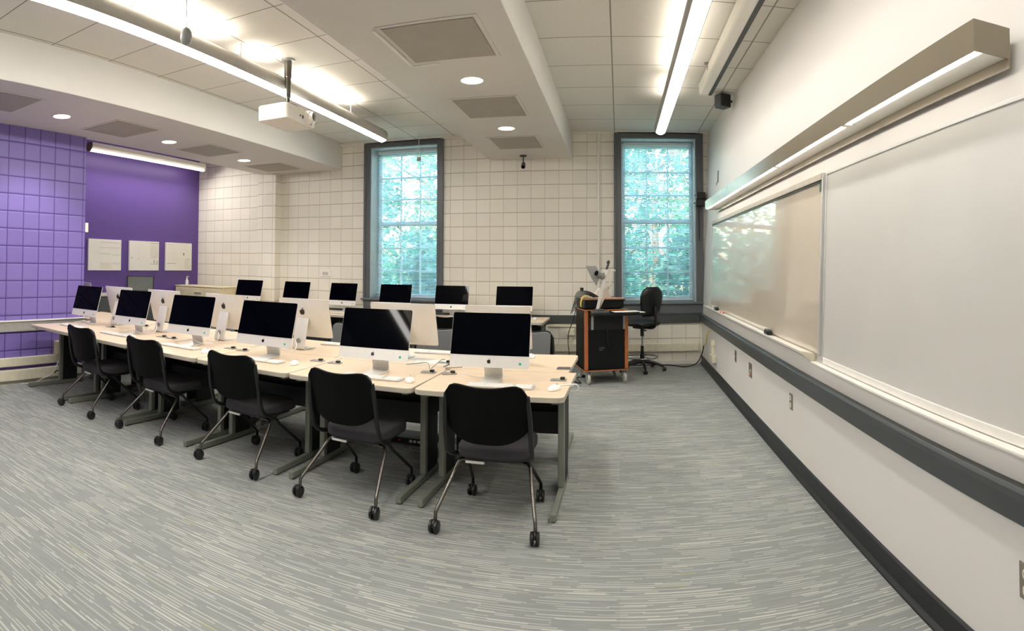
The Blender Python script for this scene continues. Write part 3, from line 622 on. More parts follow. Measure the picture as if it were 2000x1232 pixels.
poster(6.41, 7.19, 'white poster board nearest the block wall, with tan text blocks', R1, 1); poster(7.40, 8.185, 'middle of the three white poster boards on the purple wall', R2, 2); poster(8.385, 9.16, 'white poster board nearest the filing cabinet corner', R3, 3)
# ------------------------------------------------------------------ desks
TZ = 0.74
def make_desk(W, Dp, front_r=True):
    t = thing('computer_desk', '', 'desk', (0, 0, 0)); th = 0.036
    rr = rrect(W-0.004, Dp, 0.05, 5, 0, 0, (1, 1, 0, 0))
    MB().prism(rr, TZ-th, TZ, 'z', 0, 1).build('tabletop', [M['edge'], M['maple']], t, bev=0.006, seg=2)
    for s in (-1, 1):
        x = s*(W/2-0.068)
        lg = MB().box(x-0.022, x+0.022, -0.02, 0.03, 0.052, TZ-th-0.046).build('leg', M['leg'], t, bev=0.006)
        MB().box(x-0.020, x+0.020, 0.0305, 0.25, 0.052, TZ-th-0.046).build('shaded_leg_side', M['panel'], lg, bev=0.004)  # side of the leg column, its shade put into the black colour
        MB().box(x-0.018, x+0.018, -Dp/2-0.03, Dp/2-0.08, 0.006, 0.052).build('foot', M['leg'], lg, bev=0.006)
        MB().prism([(-Dp/2+0.06, TZ-th-0.02), (-Dp/2+0.06, TZ-th-0.001), (Dp/2-0.05, TZ-th-0.001), (Dp/2-0.05, TZ-th-0.0455), (-0.05, TZ-th-0.0455)], x-0.02, x+0.02, 'x').build('support_arm', M['leg'], lg)
        gl = MB()
        for y in (-Dp/2, Dp/2-0.12): gl.tube([(x, y, 0.0005), (x, y, 0.006)], 0.018, 10)
        gl.build('glide', M['black'], lg)
    MB().box(-W/2+0.10, W/2-0.10, 0.225, 0.243, 0.34, TZ-th-0.001).build('modesty_panel', M['panel'], t)
    MB().box(-W/2+0.10, W/2-0.10, 0.12, 0.2245, 0.45, 0.462).box(-W/2+0.10, W/2-0.10, 0.12, 0.13, 0.462, 0.52).build('cable_tray', M['panel'], t)
    return t
XB = [-6.20, -5.29, -4.29, -3.33, -2.37, -1.355, -0.335]
YF = [3.93, 3.885, 3.83, 3.78, 3.74, 3.70, 3.68]
DP = 0.862
AIS = ['nearest the aisle', 'second from the aisle', 'third from the aisle', 'fourth from the aisle', 'fifth from the aisle', 'at the purple wall']
def col_label(i): return AIS[5-i]          # i counts from the purple wall
desk0 = make_desk(0.985, DP); first = True
def place_desk(W, x, y, rz, label, group):
    global first
    if first:
        first = False; r = desk0; r['label'] = label; r['group'] = group; r.location = (x, y, 0); r.rotation_euler = (0, 0, rz); r.scale = (W/0.985, 1, 1); return r
    return dup(desk0, label, (x, y, 0), rz, group, W/0.985)
for i in range(6):
    a, b = XB[i], XB[i+1]; ang = math.atan2(YF[i+1]-YF[i], b-a); yc = (YF[i]+YF[i+1])/2+DP/2
    place_desk(b-a-0.006, (a+b)/2, yc, ang, 'front row computer desk %s, its tucked chair towards the camera' % col_label(i), 'front row desks')
for i in range(6):
    a, b = XB[i]-0.045, XB[i+1]-0.045; ang = math.atan2(YF[i+1]-YF[i], b-a); yc = (YF[i]+YF[i+1])/2+DP*1.5+0.012
    place_desk(b-a-0.006, (a+b)/2, yc, ang+PI, 'middle row computer desk %s, backed against the front row' % col_label(i), 'middle row desks')
place_desk(0.93, -6.75, 5.48, PI, 'desk tucked behind the end of the purple block wall', 'middle row desks')
XR = [-6.98, -6.06, -5.06, -4.08, -3.10, -2.09, -1.085]
for i in range(6):
    place_desk(XR[i+1]-XR[i]-0.006, (XR[i]+XR[i+1])/2, 8.755, 0, 'far row computer desk %s, along the block wall' % (AIS[5-i] if i else 'farthest from the aisle'), 'far row desks')

# ------------------------------------------------------------------ all-in-one computers
def apple(sz):
    """bitten fruit mark: outline points scaled to height sz (x right, y up)"""
    body = [(0, .30), (.10, .335), (.20, .345), (.30, .32), (.38, .255), (.335, .20), (.305, .13), (.30, .05), (.325, -.03), (.375, -.09), (.405, -.115), (.37, -.21), (.31, -.32), (.235, -.415), (.165, -.45), (.09, -.43), (0, -.405),
            (-.09, -.43), (-.165, -.45), (-.235, -.42), (-.33, -.31), (-.395, -.17), (-.42, -.02), (-.405, .12), (-.35, .245), (-.265, .32), (-.17, .345), (-.08, .33)]
    leaf = [(.0, .385), (.0, .46), (.045, .54), (.115, .60), (.165, .615), (.165, .54), (.12, .46), (.06, .40)]
    k = sz/1.07; return [[(x*k, y*k) for x, y in reversed(p)] for p in (body, leaf)]
IW, IH, IT, IZ = 0.57, 0.376, math.radians(17), 0.108
def make_computer():
    t = thing('desktop_computer', '', 'computer', (0, 0, 0)); c, s = math.cos(IT), math.sin(IT)
    def P(x, u, d): return (x, u*s+d*c, IZ+u*c-d*s)
    nx, nu = 16, 12; mb = MB(); out = rrect(IW, IH, 0.016, 4, 0, IH/2)
    vs = [P(x, u, 0) for x, u in out]+[P(x, u, 0.007) for x, u in out]; n = len(out)
    mb.add(vs, [(i, (i+1) % n, n+(i+1) % n, n+i) for i in range(n)]+[tuple(range(n-1, -1, -1))])
    def bulge(x, u):
        a, b = min(1, abs(x)/(IW/2)), min(1, abs(u-IH/2)/(IH/2)); return 0.007+0.036*max(0, (1-a**2.6))*max(0, (1-b**2.4))
    g = [P(-IW/2+0.0005+(IW-0.001)*i/nx, 0.0005+(IH-0.001)*j/nu, bulge(-IW/2+IW*i/nx, IH*j/nu)) for j in range(nu+1) for i in range(nx+1)]
    # keep the rear corners inside the rounded outline
    for j in (0, nu):
        for i in (0, nx): g[j*(nx+1)+i] = P((-1 if i == 0 else 1)*(IW/2-0.006), 0.006 if j == 0 else IH-0.006, 0.007)
    mb.add(g, [(j*(nx+1)+i, j*(nx+1)+i+1, (j+1)*(nx+1)+i+1, (j+1)*(nx+1)+i) for j in range(nu) for i in range(nx)])
    body = mb.build('body', M['silver'], t, smooth=50)
    sc = rrect(IW-0.004, IH-0.083, 0.013, 4, 0, 0.082+(IH-0.083)/2, (0, 0, 1, 1)); n = len(sc)
    MB().add([P(x, u, -0.0025) for x, u in sc]+[P(x, u, -0.0003) for x, u in sc], [tuple(range(n-1, -1, -1)), tuple(n+i for i in range(n))]+[(i, (i+1) % n, n+(i+1) % n, n+i) for i in range(n)]).build('screen', M['screen'], t)
    lm = MB(); 
    for pl in apple(0.034):
        n = len(pl); lm.add([P(x, u+0.041, -0.0012) for x, u in pl]+[P(x, u+0.041, 0.001) for x, u in pl], [tuple(range(n)), tuple(2*n-1-i for i in range(n))]+[(i, n+i, n+(i+1) % n, (i+1) % n) for i in range(n)])
    lm.build('chin_logo', M['logo'], t)
    lm = MB()
    for pl in apple(0.066):
        n = len(pl); lm.add([P(-x, u+0.262, 0.047) for x, u in pl]+[P(-x, u+0.262, 0.030) for x, u in pl], [tuple(range(n)), tuple(2*n-1-i for i in range(n))]+[(i, n+i, n+(i+1) % n, (i+1) % n) for i in range(n)])
    lm.build('rear_logo', M['logo'], t)
    n = 16; pts = [(0.222+0.0095*math.cos(2*PI*k/n), 0.030+0.0095*math.sin(2*PI*k/n)) for k in range(n)]
    MB().add([P(x, u, -0.0012) for x, u in pts]+[P(x, u, 0.001) for x, u in pts], [tuple(range(n)), tuple(range(2*n-1, n-1, -1))]+[(i, (i+1) % n, n+(i+1) % n, n+i) for i in range(n)]).build('round_sticker', M['sticker'], t)
    yb = 0.165*s+0.040*c; zb_ = IZ+0.185*c-0.04*s
    prof = [(-0.035, 0.001), (0.165, 0.001), (0.181, 0.012), (0.184, 0.03), (yb+0.022, zb_+0.012), (yb-0.012, zb_+0.02), (yb-0.012, zb_+0.008), (yb+0.010, zb_), (0.171, 0.028), (0.166, 0.014), (0.155, 0.009), (-0.035, 0.006)]
    st = MB().prism(prof, -0.068, 0.068, 'x').build('stand', M['stand'], t, bev=0.002, smooth=40)
    MB().lathe([(0.022, 0), (0.022, 0.004), (0.015, 0.004), (0.0148, 0.0005)], n=18).build('cable_ring', M['greyp'], st, smooth=40, loc=(0, 0.1795, 0.085), rot=(-PI/2+0.06, 0, 0))
    return t
comp0 = make_computer(); cfirst = True
def place_computer(x, y, rz, label, group, sx=1.0):
    global cfirst
    if cfirst:
        cfirst = False; r = comp0; r['label'] = label; r['group'] = group; r.location = (x, y, TZ); r.rotation_euler = (0, 0, rz); r.scale = (sx, 1, 1); return r
    return dup(comp0, label, (x, y, TZ), rz, group, sx)
FC = [(-5.90, 4.53, .06, .82), (-4.90, 4.41, .06, .86), (-3.90, 4.29, .05, .94), (-2.925, 4.19, -.03, 1.04), (-1.82, 4.055, 0, 1.01), (-0.915, 4.03, 0, 1.01)]
for i, (x, y, r, sx) in enumerate(FC):
    place_computer(x, y, r, 'silver all-in-one computer with dark screen on the front row desk %s' % col_label(i), 'front row computers', sx)
BC = [(-5.66, 4.99, .95), (-4.83, 4.97, .95), (-3.91, 4.96, .94), (-2.93, 4.96, 1.0), (-1.895, 4.95, 1.10), (-1.025, 4.94, 1.0)]
for i, (x, y, sx) in enumerate(BC):
    place_computer(x, y+0.03, PI-0.03, 'silver computer seen from behind on the middle row desk %s' % col_label(i), 'middle row computers', sx)
place_computer(-7.02, 5.42, PI, 'silver computer half hidden behind the end of the purple block wall', 'middle row computers', 0.95)
RC = [(-6.60, 1.04), (-5.54, .95), (-4.59, .90), (-3.62, .98), (-2.646, .98), (-1.63, 1.02)]
for i, (x, sx) in enumerate(RC):
    place_computer(x, 8.93, 0.0, 'silver computer facing the camera on the far row desk %s' % (AIS[5-i] if i else 'farthest from the aisle'), 'far row computers', sx)

# ------------------------------------------------------------------ keyboards and mice
def make_keyboard():
    t = thing('keyboard', '', 'keyboard', (0, 0, 0)); w, d = 0.47, 0.125
    MB().prism(rrect(w, d, 0.010, 4), 0.0008, 0.010, 'z').build('tray', M['alum'], t, bev=0.002)
    k = MB(); kw = (w-0.012)/20.5
    for r in range(6):
        y = d/2-0.012-r*0.0198; h = 0.0175
        xs = [(i, 1) for i in range(20)]
        if r == 5: xs = [(0, 1), (1, 1), (2, 1.2), (3.3, 5.2), (8.6, 1.2), (9.9, 1), (11, 1), (12.4, 1), (13.4, 1), (14.4, 1), (16, 2), (18, 1), (19, 1)]
        for i, ww in xs:
            if r < 5 and i in (14,) and ww == 1: continue
            x0 = -w/2+0.008+i*kw; k.box(x0, x0+ww*kw-0.003, y-h, y-0.002, 0.0101, 0.0136)
    k.build('keys', M['key'], t); return t
def make_mouse():
    t = thing('mouse', '', 'mouse', (0, 0, 0)); n, m = 20, 10; vs = []
    for j in range(m+1):
        a = PI/2*j/m
        for i in range(n):
            b = 2*PI*i/n; vs.append((0.036*math.cos(a)*math.cos(b), 0.062*math.cos(a)*math.sin(b), 0.004+0.030*math.sin(a)))
    fs = [(j*n+i, j*n+(i+1) % n, (j+1)*n+(i+1) % n, (j+1)*n+i) for j in range(m) for i in range(n)]
    MB().add(vs, fs).add([(0.034*math.cos(2*PI*i/n), 0.060*math.sin(2*PI*i/n), 0.0008) for i in range(n)]+[(0.036*math.cos(2*PI*i/n), 0.062*math.sin(2*PI*i/n), 0.004) for i in range(n)], [(i, (i+1) % n, n+(i+1) % n, n+i) for i in range(n)]+[tuple(range(n-1, -1, -1))]).build('shell', M['white'], t, smooth=60)
    MB().tube([(0, 0.03, 0.033), (0, 0.037, 0.0315)], 0.004, 8).build('scroll_ball', M['greyp'], t)
    MB().tube(smooth_path([(0, 0.062, 0.006), (0.01, 0.10, 0.003), (0.045, 0.16, 0.003), (0.03, 0.21, 0.003)], 5), 0.0018, 6).build('cord', M['white'], t, smooth=60)
    return t
kb0 = make_keyboard(); ms0 = make_mouse(); kf = [True]; mf = [True]
def put(proto, flag, x, y, rz, label, group):
    z = TZ+0.0005
    if flag[0]:
        flag[0] = False; proto['label'] = label; proto['group'] = group; proto.location = (x, y, z); proto.rotation_euler = (0, 0, rz); return proto
    return dup(proto, label, (x, y, z), rz, group)
KB = [(-5.78, 4.30, -.04, 0), (-4.93, 4.26, -.04, 1), (-3.87, 4.165, -.05, 2), (-2.88, 4.085, -.03, 3), (-1.76, 3.935, -.03, 4), (-0.81, 3.94, 0, 5)]
for x, y, r, i in KB: put(kb0, kf, x, y, r, 'white keyboard in front of the front row computer %s' % col_label(i), 'front row keyboards')
MS = [(-4.63, 4.215, .3, 1), (-3.485, 4.09, .2, 2), (-2.535, 4.10, .2, 3), (-1.46, 3.915, .25, 4), (-0.435, 3.905, -.45, 5)]
for x, y, r, i in MS: put(ms0, mf, x, y, r, 'white mouse on the front row desk %s' % col_label(i), 'front row mice')
put(kb0, kf, -2.70, 5.30, PI, 'white keyboard on the middle row desk third from the aisle', 'middle row keyboards')
put(kb0, kf, -1.66, 5.24, PI+.02, 'white keyboard on the middle row desk second from the aisle', 'middle row keyboards')
put(ms0, mf, -0.79, 5.22, PI+.4, 'white mouse on the middle row desk nearest the aisle', 'middle row mice')
put(kb0, kf, -4.42, 8.60, 0.0, 'white keyboard on the far row desk fourth from the aisle', 'far row keyboards')
put(kb0, kf, -2.60, 8.60, 0.0, 'white keyboard on the far row desk second from the aisle', 'far row keyboards')
put(ms0, mf, -1.27, 8.78, 0.1, 'white mouse on the far row desk nearest the aisle', 'far row mice')

# ------------------------------------------------------------------ power modules let into the desk tops
def make_module():
    t = thing('power_module', '', 'power outlet', (0, 0, 0))
    MB().prism(rrect(0.115, 0.075, 0.008, 3), 0.0006, 0.006, 'z').build('plate', M['grey'], t, bev=0.001)
    MB().box(0.012, 0.045, -0.018, 0.018, 0.0062, 0.022).build('plug', M['black'], t, bev=0.003)
    MB().box(-0.040, -0.012, -0.014, 0.014, 0.0062, 0.0075).build('socket_face', M['greyp'], t); return t
mod0 = make_module(); pf = [True]
PM = [(-2.465, 4.36, .1, 'pale power plate by the desk seam left of the second computer from the aisle'), (-2.29, 4.345, .1, 'grey power plate with a plug beside the second computer from the aisle'), (-1.45, 4.30, .1, 'grey power plate just beside the seam of the two front desks nearest the aisle'), (-1.285, 4.30, .5, 'tilted power plate at the corner of the front desk nearest the aisle'), (-1.455, 4.75, .2, 'power plate behind the seam of the two desks nearest the aisle'), (-0.44, 4.235, 0, 'grey power plate near the aisle end of the front row, by the mouse cord'), (-3.475, 4.45, .1, 'pale power plate by the front computer third from the aisle'), (-3.315, 4.425, .1, 'power plate with a plug by the front computer third from the aisle'), (-5.50, 4.66, .1, 'flat power plate between the two front computers nearest the purple wall'), (-4.50, 4.545, .1, 'power plate with a plug between the second and third computers from the purple wall'), (-4.345, 4.535, .1, 'grey power plate under the cord of the third computer from the purple wall'), (-5.36, 5.10, .1, 'grey power plate on the middle row, behind the second computer from the purple wall')]
for x, y, r, lab in PM: put(mod0, pf, x, y, r, lab, 'power plates in the desks')
t = thing('power_module', 'closed black power lid near the aisle end of the middle row', 'power outlet', (-0.445, 4.70, TZ+0.0005)); MB().prism(rrect(0.115, 0.085, 0.006, 3), 0.0006, 0.005, 'z').build('frame', M['grey'], t); MB().box(-0.05, 0.05, -0.036, 0.036, 0.0051, 0.008).build('lid', M['dkgrey'], t, bev=0.001)

# ------------------------------------------------------------------ nesting chairs
def make_chair():
    t = thing('desk_chair', '', 'chair', (0, 0, 0))
    # backrest grid, hollow towards the sitter
    def pt(s, v, off):
        x = 0.252*s; a = abs(s); zb = 0.510+0.085*a**3.2; zt = 0.888-0.080*a**8-0.040*(1-a*a)
        z = zb+(zt-zb)*v; y = -0.200-0.075*(v**1.3)-0.045*(1-s*s)+off
        return (x, y, z)
    def sheet(d0, d1, k, nx=16, nv=12):
        vs = []
        for off in (d0, d1):
            for j in range(nv+1):
                for i in range(nx+1):
                    s, v = -1+2*i/nx, j/nv; e = min(1-abs(s), min(v, 1-v)*1.3); o = off if off == d0 else off
                    vs.append(pt(s*k, 0.5+(v-0.5)*(1-(1-k)*0.9), o))
        N = (nx+1)*(nv+1); fs = []
        for j in range(nv):
            for i in range(nx):
                a = j*(nx+1)+i; fs += [(a, a+1, a+nx+2, a+nx+1), (N+a, N+a+nx+1, N+a+nx+2, N+a+1)]
        rim = [i for i in range(nx+1)]+[j*(nx+1)+nx for j in range(1, nv+1)]+[nv*(nx+1)+i for i in range(nx-1, -1, -1)]+[j*(nx+1) for j in range(nv-1, 0, -1)]
        for q in range(len(rim)):
            a, b = rim[q], rim[(q+1) % len(rim)]; fs.append((a, N+a, N+b, b))
        return MB().add(vs, fs)
    sheet(-0.022, 0.006, 1.0).build('backrest', M['shell'], t, smooth=60, bev=0.008, seg=3)
    sheet(0.0065, 0.030, 0.93).build('back_pad', M['greyfab'], t, smooth=60, bev=0.010, seg=3)
    for s in (-1, 1):
        MB().tube(smooth_path([(s*0.20, 0.06, 0.375), (s*0.235, -0.04, 0.385), (s*0.262, -0.17, 0.43), (s*0.264, -0.22, 0.52), (s*0.262, -0.25, 0.66), (s*0.250, -0.27, 0.80)], 5), 0.015, 8).build('back_upright', M['black'], t, smooth=60)
    MB().prism(rrect(0.465, 0.45, 0.09, 6, 0, 0.085), 0.384, 0.462, 'z').build('seat', M['seatfab'], t, smooth=50, bev=0.022, seg=4)
    MB().prism(rrect(0.40, 0.38, 0.07, 5, 0, 0.085), 0.366, 0.3835, 'z').build('seat_pan', M['black'], t, bev=0.006)
    MB().box(-0.17, -0.05, -0.115, -0.104, 0.352, 0.366).build('tag', M['whitem'], t)
    for s in (-1, 1):
        for fr in (0, 1):
            if fr == 0: path = [(s*0.10, -0.04, 0.352), (s*0.185, -0.04, 0.352), (s*0.215, -0.047, 0.348), (s*0.232, -0.062, 0.335), (s*0.240, -0.085, 0.308), (s*0.298, -0.285, 0.128), (s*0.303, -0.298, 0.112), (s*0.304, -0.302, 0.062)]
            else: path = [(s*0.17, 0.02, 0.355), (s*0.198, 0.045, 0.345), (s*0.206, 0.08, 0.305), (s*0.238, 0.305, 0.125), (s*0.240, 0.318, 0.110), (s*0.240, 0.320, 0.062)]
            lg = MB().tube(path, 0.0115, 10).build('leg', M['pewter'] if fr == 0 else M['black'], t, smooth=60)  # front legs black: the shade they stand in is put into their colour
            x, y = path[-1][0], path[-1][1]; a = 0.12*s
            wm = MB()
            for o in (-0.017, 0.017):
                prof = [(0.001, -0.011), (0.030, -0.011), (0.037, -0.006), (0.037, 0.006), (0.030, 0.011), (0.001, 0.011)]
                wm.lathe(prof, c=(o, 0, 0), axis='x', n=20)
            wm.tube([(-0.02, 0, 0), (0.02, 0, 0)], 0.008, 8)
            wm.build('caster', M['caster'], lg, smooth=40, loc=(x, y-0.018, 0.0385), rot=(0, 0, a))
            MB().prism([(-0.03, 0.0), (0.0, 0.0), (0.02, 0.01), (0.024, 0.025), (0.012, 0.036), (-0.012, 0.036), (-0.028, 0.022)], -0.005, 0.005, 'x').build('caster_hood', M['caster'], lg, loc=(x, y-0.014, 0.0395), rot=(0, 0, a))
    return t
ch0 = make_chair(); cf = [True]
def place_chair(x, y, rz, label, group):
    if cf[0]:
        cf[0] = False; ch0['label'] = label; ch0['group'] = group; ch0.location = (x, y, 0); ch0.rotation_euler = (0, 0, rz); return ch0
    return dup(ch0, label, (x, y, 0), rz, group)
C1 = [(-4.89, 4.02, -.10, 4), (-3.88, 3.98, -.11, 3), (-2.80, 3.90, -.11, 2), (-1.765, 3.755, -.12, 1), (-0.783, 3.68, -.02, 0)]
for x, y, r, k in C1:
    place_chair(x, y, r, 'black rolling chair seen from behind, %s in the front row of chairs' % ('nearest the aisle' if k == 0 else 'nearest the purple wall' if k == 4 else AIS[k]), 'front row chairs')
C2 = [(-5.85, 5.98, 5), (-5.0, 5.98, 4), (-4.05, 5.95, 3), (-3.08, 5.95, 2), (-1.98, 5.94, 1), (-0.965, 5.94, 0)]
for x, y, k in C2:
    place_chair(x, y, PI+random.uniform(-.05, .05), 'grey padded chair facing the camera behind the middle row, %s' % AIS[k], 'middle row chairs')
C3 = [(-6.6, 7.90, 5), (-5.55, 7.90, 4), (-4.42, 7.90, 3), (-3.45, 7.93, 2), (-2.33, 7.93, 1), (-1.50, 7.95, 0)]
for x, y, k in C3:
    place_chair(x, y, random.uniform(-.06, .06), 'dark chair with its back to the camera at the far row, %s' % (AIS[k] if k < 5 else 'farthest from the aisle'), 'far row chairs')

# ------------------------------------------------------------------ drafting stool chair
t = thing('drafting_chair', 'tall black vinyl drafting chair with a foot ring by the window', 'chair', (0.345, 8.85, 0), math.radians(40))
MB().prism(rrect(0.50, 0.47, 0.17, 8, 0, 0), 0.655, 0.715, 'z').build('seat', M['vinyl'], t, smooth=50, bev=0.025, seg=4)
n, m = 16, 14; vs = []
def bk(s, v, o):
    hw = 0.225*(1-0.35*(1-v)**3-0.55*max(0, (v-0.62)/0.38)**2.6); return (hw*s, -0.225-0.05*v+0.045*s*s+o*(1-0.75*max(abs(s)**4, abs(2*v-1)**6)), 0.80+0.42*v)
N = (n+1)*(m+1)
for o in (-0.03, 0.035):
    for j in range(m+1):
        for i in range(n+1): vs.append(bk(-1+2*i/n, j/m, o))
fs = []
for j in range(m):
    for i in range(n):
        a = j*(n+1)+i; fs += [(a, a+1, a+n+2, a+n+1), (N+a, N+a+n+1, N+a+n+2, N+a+1)]
rim = [i for i in range(n+1)]+[j*(n+1)+n for j in range(1, m+1)]+[m*(n+1)+i for i in range(n-1, -1, -1)]+[j*(n+1) for j in range(m-1, 0, -1)]
fs += [(rim[q], N+rim[q], N+rim[(q+1) % len(rim)], rim[(q+1) % len(rim)]) for q in range(len(rim))]
MB().add(vs, fs).build('backrest', M['vinyl'], t, smooth=70)
MB().tube(smooth_path([(0, 0.0, 0.635), (0, -0.20, 0.635), (0, -0.29, 0.68), (0, -0.295, 0.82), (0, -0.285, 0.95)], 6), 0.022, 8).build('back_bar', M['black'], t, smooth=60)
MB().prism(rrect(0.22, 0.22, 0.03, 4), 0.615, 0.654, 'z').build('seat_plate', M['black'], t, bev=0.004)
MB().tube([(0.10, 0.05, 0.615), (0.10, 0.05, 0.575)], 0.006, 6).tube([(0.10, 0.05, 0.575), (0.10, 0.05, 0.562)], 0.028, 12).build('tension_knob', M['black'], t, smooth=40)
MB().tube([(0, 0, 0.614), (0, 0, 0.50)], 0.028, 14).tube([(0, 0, 0.36), (0, 0, 0.24), (0, 0, 0.239), (0, 0, 0.10)], [0.024, 0.024, 0.036, 0.036], 14).build('column_sleeve', M['black'], t, smooth=40)
MB().tube([(0, 0, 0.501), (0, 0, 0.359)], 0.013, 12).build('gas_lift', M['grey'], t, smooth=40)
rg = MB().tube([(0.235*math.cos(2*PI*k/36), 0.235*math.sin(2*PI*k/36), 0.20) for k in range(37)], 0.010, 8)
for k in range(3): rg.tube([(0.03*math.cos(2.1*k+.4), 0.03*math.sin(2.1*k+.4), 0.20), (0.23*math.cos(2.1*k+.4), 0.23*math.sin(2.1*k+.4), 0.20)], 0.008, 8)
rg.build('foot_ring', pmat('chrome_ring', '#a8a8a6', 0.2, 0.9), t, smooth=60)
for k in range(5):
    a = 2*PI*k/5+0.35; cx, sy = math.cos(a), math.sin(a)
    lg = MB().tube([(0.03*cx, 0.03*sy, 0.135), (0.18*cx, 0.18*sy, 0.118), (0.31*cx, 0.31*sy, 0.078), (0.33*cx, 0.33*sy, 0.06)], [0.028, 0.025, 0.019, 0.014], 10).build('base_leg', M['black'], t, smooth=60)
    wm = MB()
    for o in (-0.016, 0.016): wm.lathe([(0.001, -0.011), (0.024, -0.011), (0.029, -0.005), (0.029, 0.005), (0.024, 0.011), (0.001, 0.011)], c=(o, 0, 0), axis='x', n=16)
    wm.build('caster', M['caster'], lg, smooth=40, loc=(0.335*cx, 0.335*sy, 0.0305), rot=(0, 0, a+.6))

# ------------------------------------------------------------------ AV cart
CA = math.radians(16.6); t = thing('av_cart', 'black rolling lectern cart with orange wood edges at the end of the aisle', 'cart', (-0.168, 7.89, 0), CA)
w, dp = 0.30, 0.62; z0, z1 = 0.165, 0.965
MB().box(-w+0.045, w-0.045, 0.02, 0.032, z0+0.02, z1-0.02).box(-w+0.012, -w+0.024, 0.05, dp, z0+0.02, z1-0.02).box(w-0.024, w-0.012, 0.05, dp, z0+0.02, z1-0.02).box(-w+0.025, w-0.025, dp-0.02, dp-0.008, z0+0.02, z1-0.02).build('panel', M['blackl'], t, bev=0.003)
MB().prism([(-w-0.004, 0.045), (-w-0.004, 0.0), (-w+0.044, 0.0), (-w+0.044, 0.045)], z0+0.02, z1-0.02).build('corner_post', M['cherry'], t, bev=0.006)
MB().prism([(w-0.044, 0.0), (w+0.004, 0.0), (w+0.004, 0.045), (w-0.044, 0.045)], z0+0.02, z1-0.02).build('corner_post', M['cherry'], t, bev=0.006)
MB().prism(rrect(2*w+0.03, dp+0.03, 0.04, 5, 0, dp/2-0.002), z0+0.007, z0+0.0195, 'z', 0, 1).build('bottom_deck', [M['cherry'], M['blackl']], t)
MB().prism(rrect(2*w+0.03, dp+0.03, 0.04, 5, 0, dp/2-0.002), z1-0.0195, z1-0.006, 'z', 0, 1).build('top_deck', [M['cherry'], M['blackl']], t)
MB().box(-w+0.02, w-0.03, 0.10, dp-0.02, z1+0.0045, z1+0.10).build('upper_box', M['blackl'], t, bev=0.003)
MB().prism(rrect(2*w-0.01, dp-0.07, 0.03, 4, 0.0, dp/2+0.035), z1+0.1005, z1+0.118, 'z', 0, 1).build('upper_lid', [M['blackl'], pmat('cherry_top', '#8a5138', 0.4)], t, bev=0.004)
MB().box(-w+0.05, w-0.05, 0.008, 0.0195, 0.70, 0.88).build('apron_panel', M['panel'], t)
MB().prism(rrect(0.70, 0.30, 0.02, 4, 0.10, -0.135), 0.897, 0.922, 'z').build('pull_shelf', M['blackl'], t, bev=0.004)
for x in (-0.20, 0.245): MB().prism([(0.0075, 0.70), (0.0, 0.70), (0.0, 0.87), (-0.14, 0.888), (-0.14, 0.8965), (0.0075, 0.8965)], x-0.016, x+0.016, 'x').build('shelf_bracket', M['rubber'], t)
MB().tube(smooth_path([(0.02, 0.017, 0.72), (0.005, -0.005, 0.62), (0.015, -0.01, 0.52), (0.06, 0.0, 0.44), (0.11, 0.014, 0.43), (0.09, 0.012, 0.47)], 6), 0.007, 8).build('power_cord', M['black'], t, smooth=60)
MB().box(-0.10, -0.085, 0.017, 0.0198, 0.455, 0.47).box(-0.08, -0.03, 0.017, 0.0198, 0.455, 0.47).box(-0.10, -0.05, 0.017, 0.0198, 0.43, 0.443).build('small_sticker', M['dkgrey'], t)
for x, y in ((-w+0.055, 0.06), (w-0.04, 0.06), (-w+0.055, dp-0.06), (w-0.04, dp-0.06)):
    c = MB().box(x-0.045, x+0.045, y-0.04, y+0.04, 0.153, 0.1605).prism([(y-0.03, 0.06), (y-0.045, 0.10), (y-0.03, 0.1529), (y+0.03, 0.1529), (y+0.02, 0.06)], x-0.03, x-0.025, 'x').prism([(y-0.03, 0.06), (y-0.045, 0.10), (y-0.03, 0.1529), (y+0.03, 0.1529), (y+0.02, 0.06)], x+0.025, x+0.03, 'x').tube([(x-0.034, y-0.02, 0.066), (x+0.034, y-0.02, 0.066)], 0.008, 8).build('caster', M['rubber'], t)
    MB().lathe([(0.001, -0.016), (0.045, -0.018), (0.058, -0.018), (0.0655, -0.012), (0.0655, 0.012), (0.058, 0.018), (0.045, 0.018), (0.001, 0.016)], c=(x, y-0.02, 0.0665), axis='x', n=24).build('wheel', pmat('pale_wheel', '#c3c2bb', 0.5), c, smooth=40)
RC_ = Matrix.Rotation(CA, 3, 'Z')
def cart(x, y, z): v = RC_ @ Vector((x, y, z)); return (v.x-0.168, v.y+7.89, v.z)
# things on the cart
dc = thing('document_camera', 'grey document camera with a tall slanted arm on the cart', 'document camera', cart(-0.14, -0.115, 0.9225), CA)
MB().prism(rrect(0.24, 0.15, 0.03, 5, 0.02, 0), 0.0005, 0.03, 'z').prism(rrect(0.12, 0.09, 0.03, 5, 0.0, 0.0), 0.03, 0.055, 'z').build('base', M['dkgrey'], dc, bev=0.006)
MB().obox((0.055, 0.04, 0.30), (0.022, 0, 0), (0, 0.010, 0), (0.075, 0.04, 0.255)).build('arm', pmat('pale_arm', '#c9c8c2', 0.4, 0.1), dc, bev=0.005)
MB().obox((0.13, 0.085, 0.56), (0.016, 0, 0.0), (0, 0.014, 0), (0.03, 0.0, 0.085)).build('upper_arm', M['dkgrey'], dc, bev=0.005)
MB().tube([(-0.02, 0.03, 0.505), (0.085, 0.075, 0.455)], [0.045, 0.038], 16).build('camera_head', M['greyp'], dc, smooth=40)
MB().tube([(-0.033, 0.025, 0.511), (-0.021, 0.0295, 0.5055)], 0.034, 16).build('lens', M['screen'], dc)
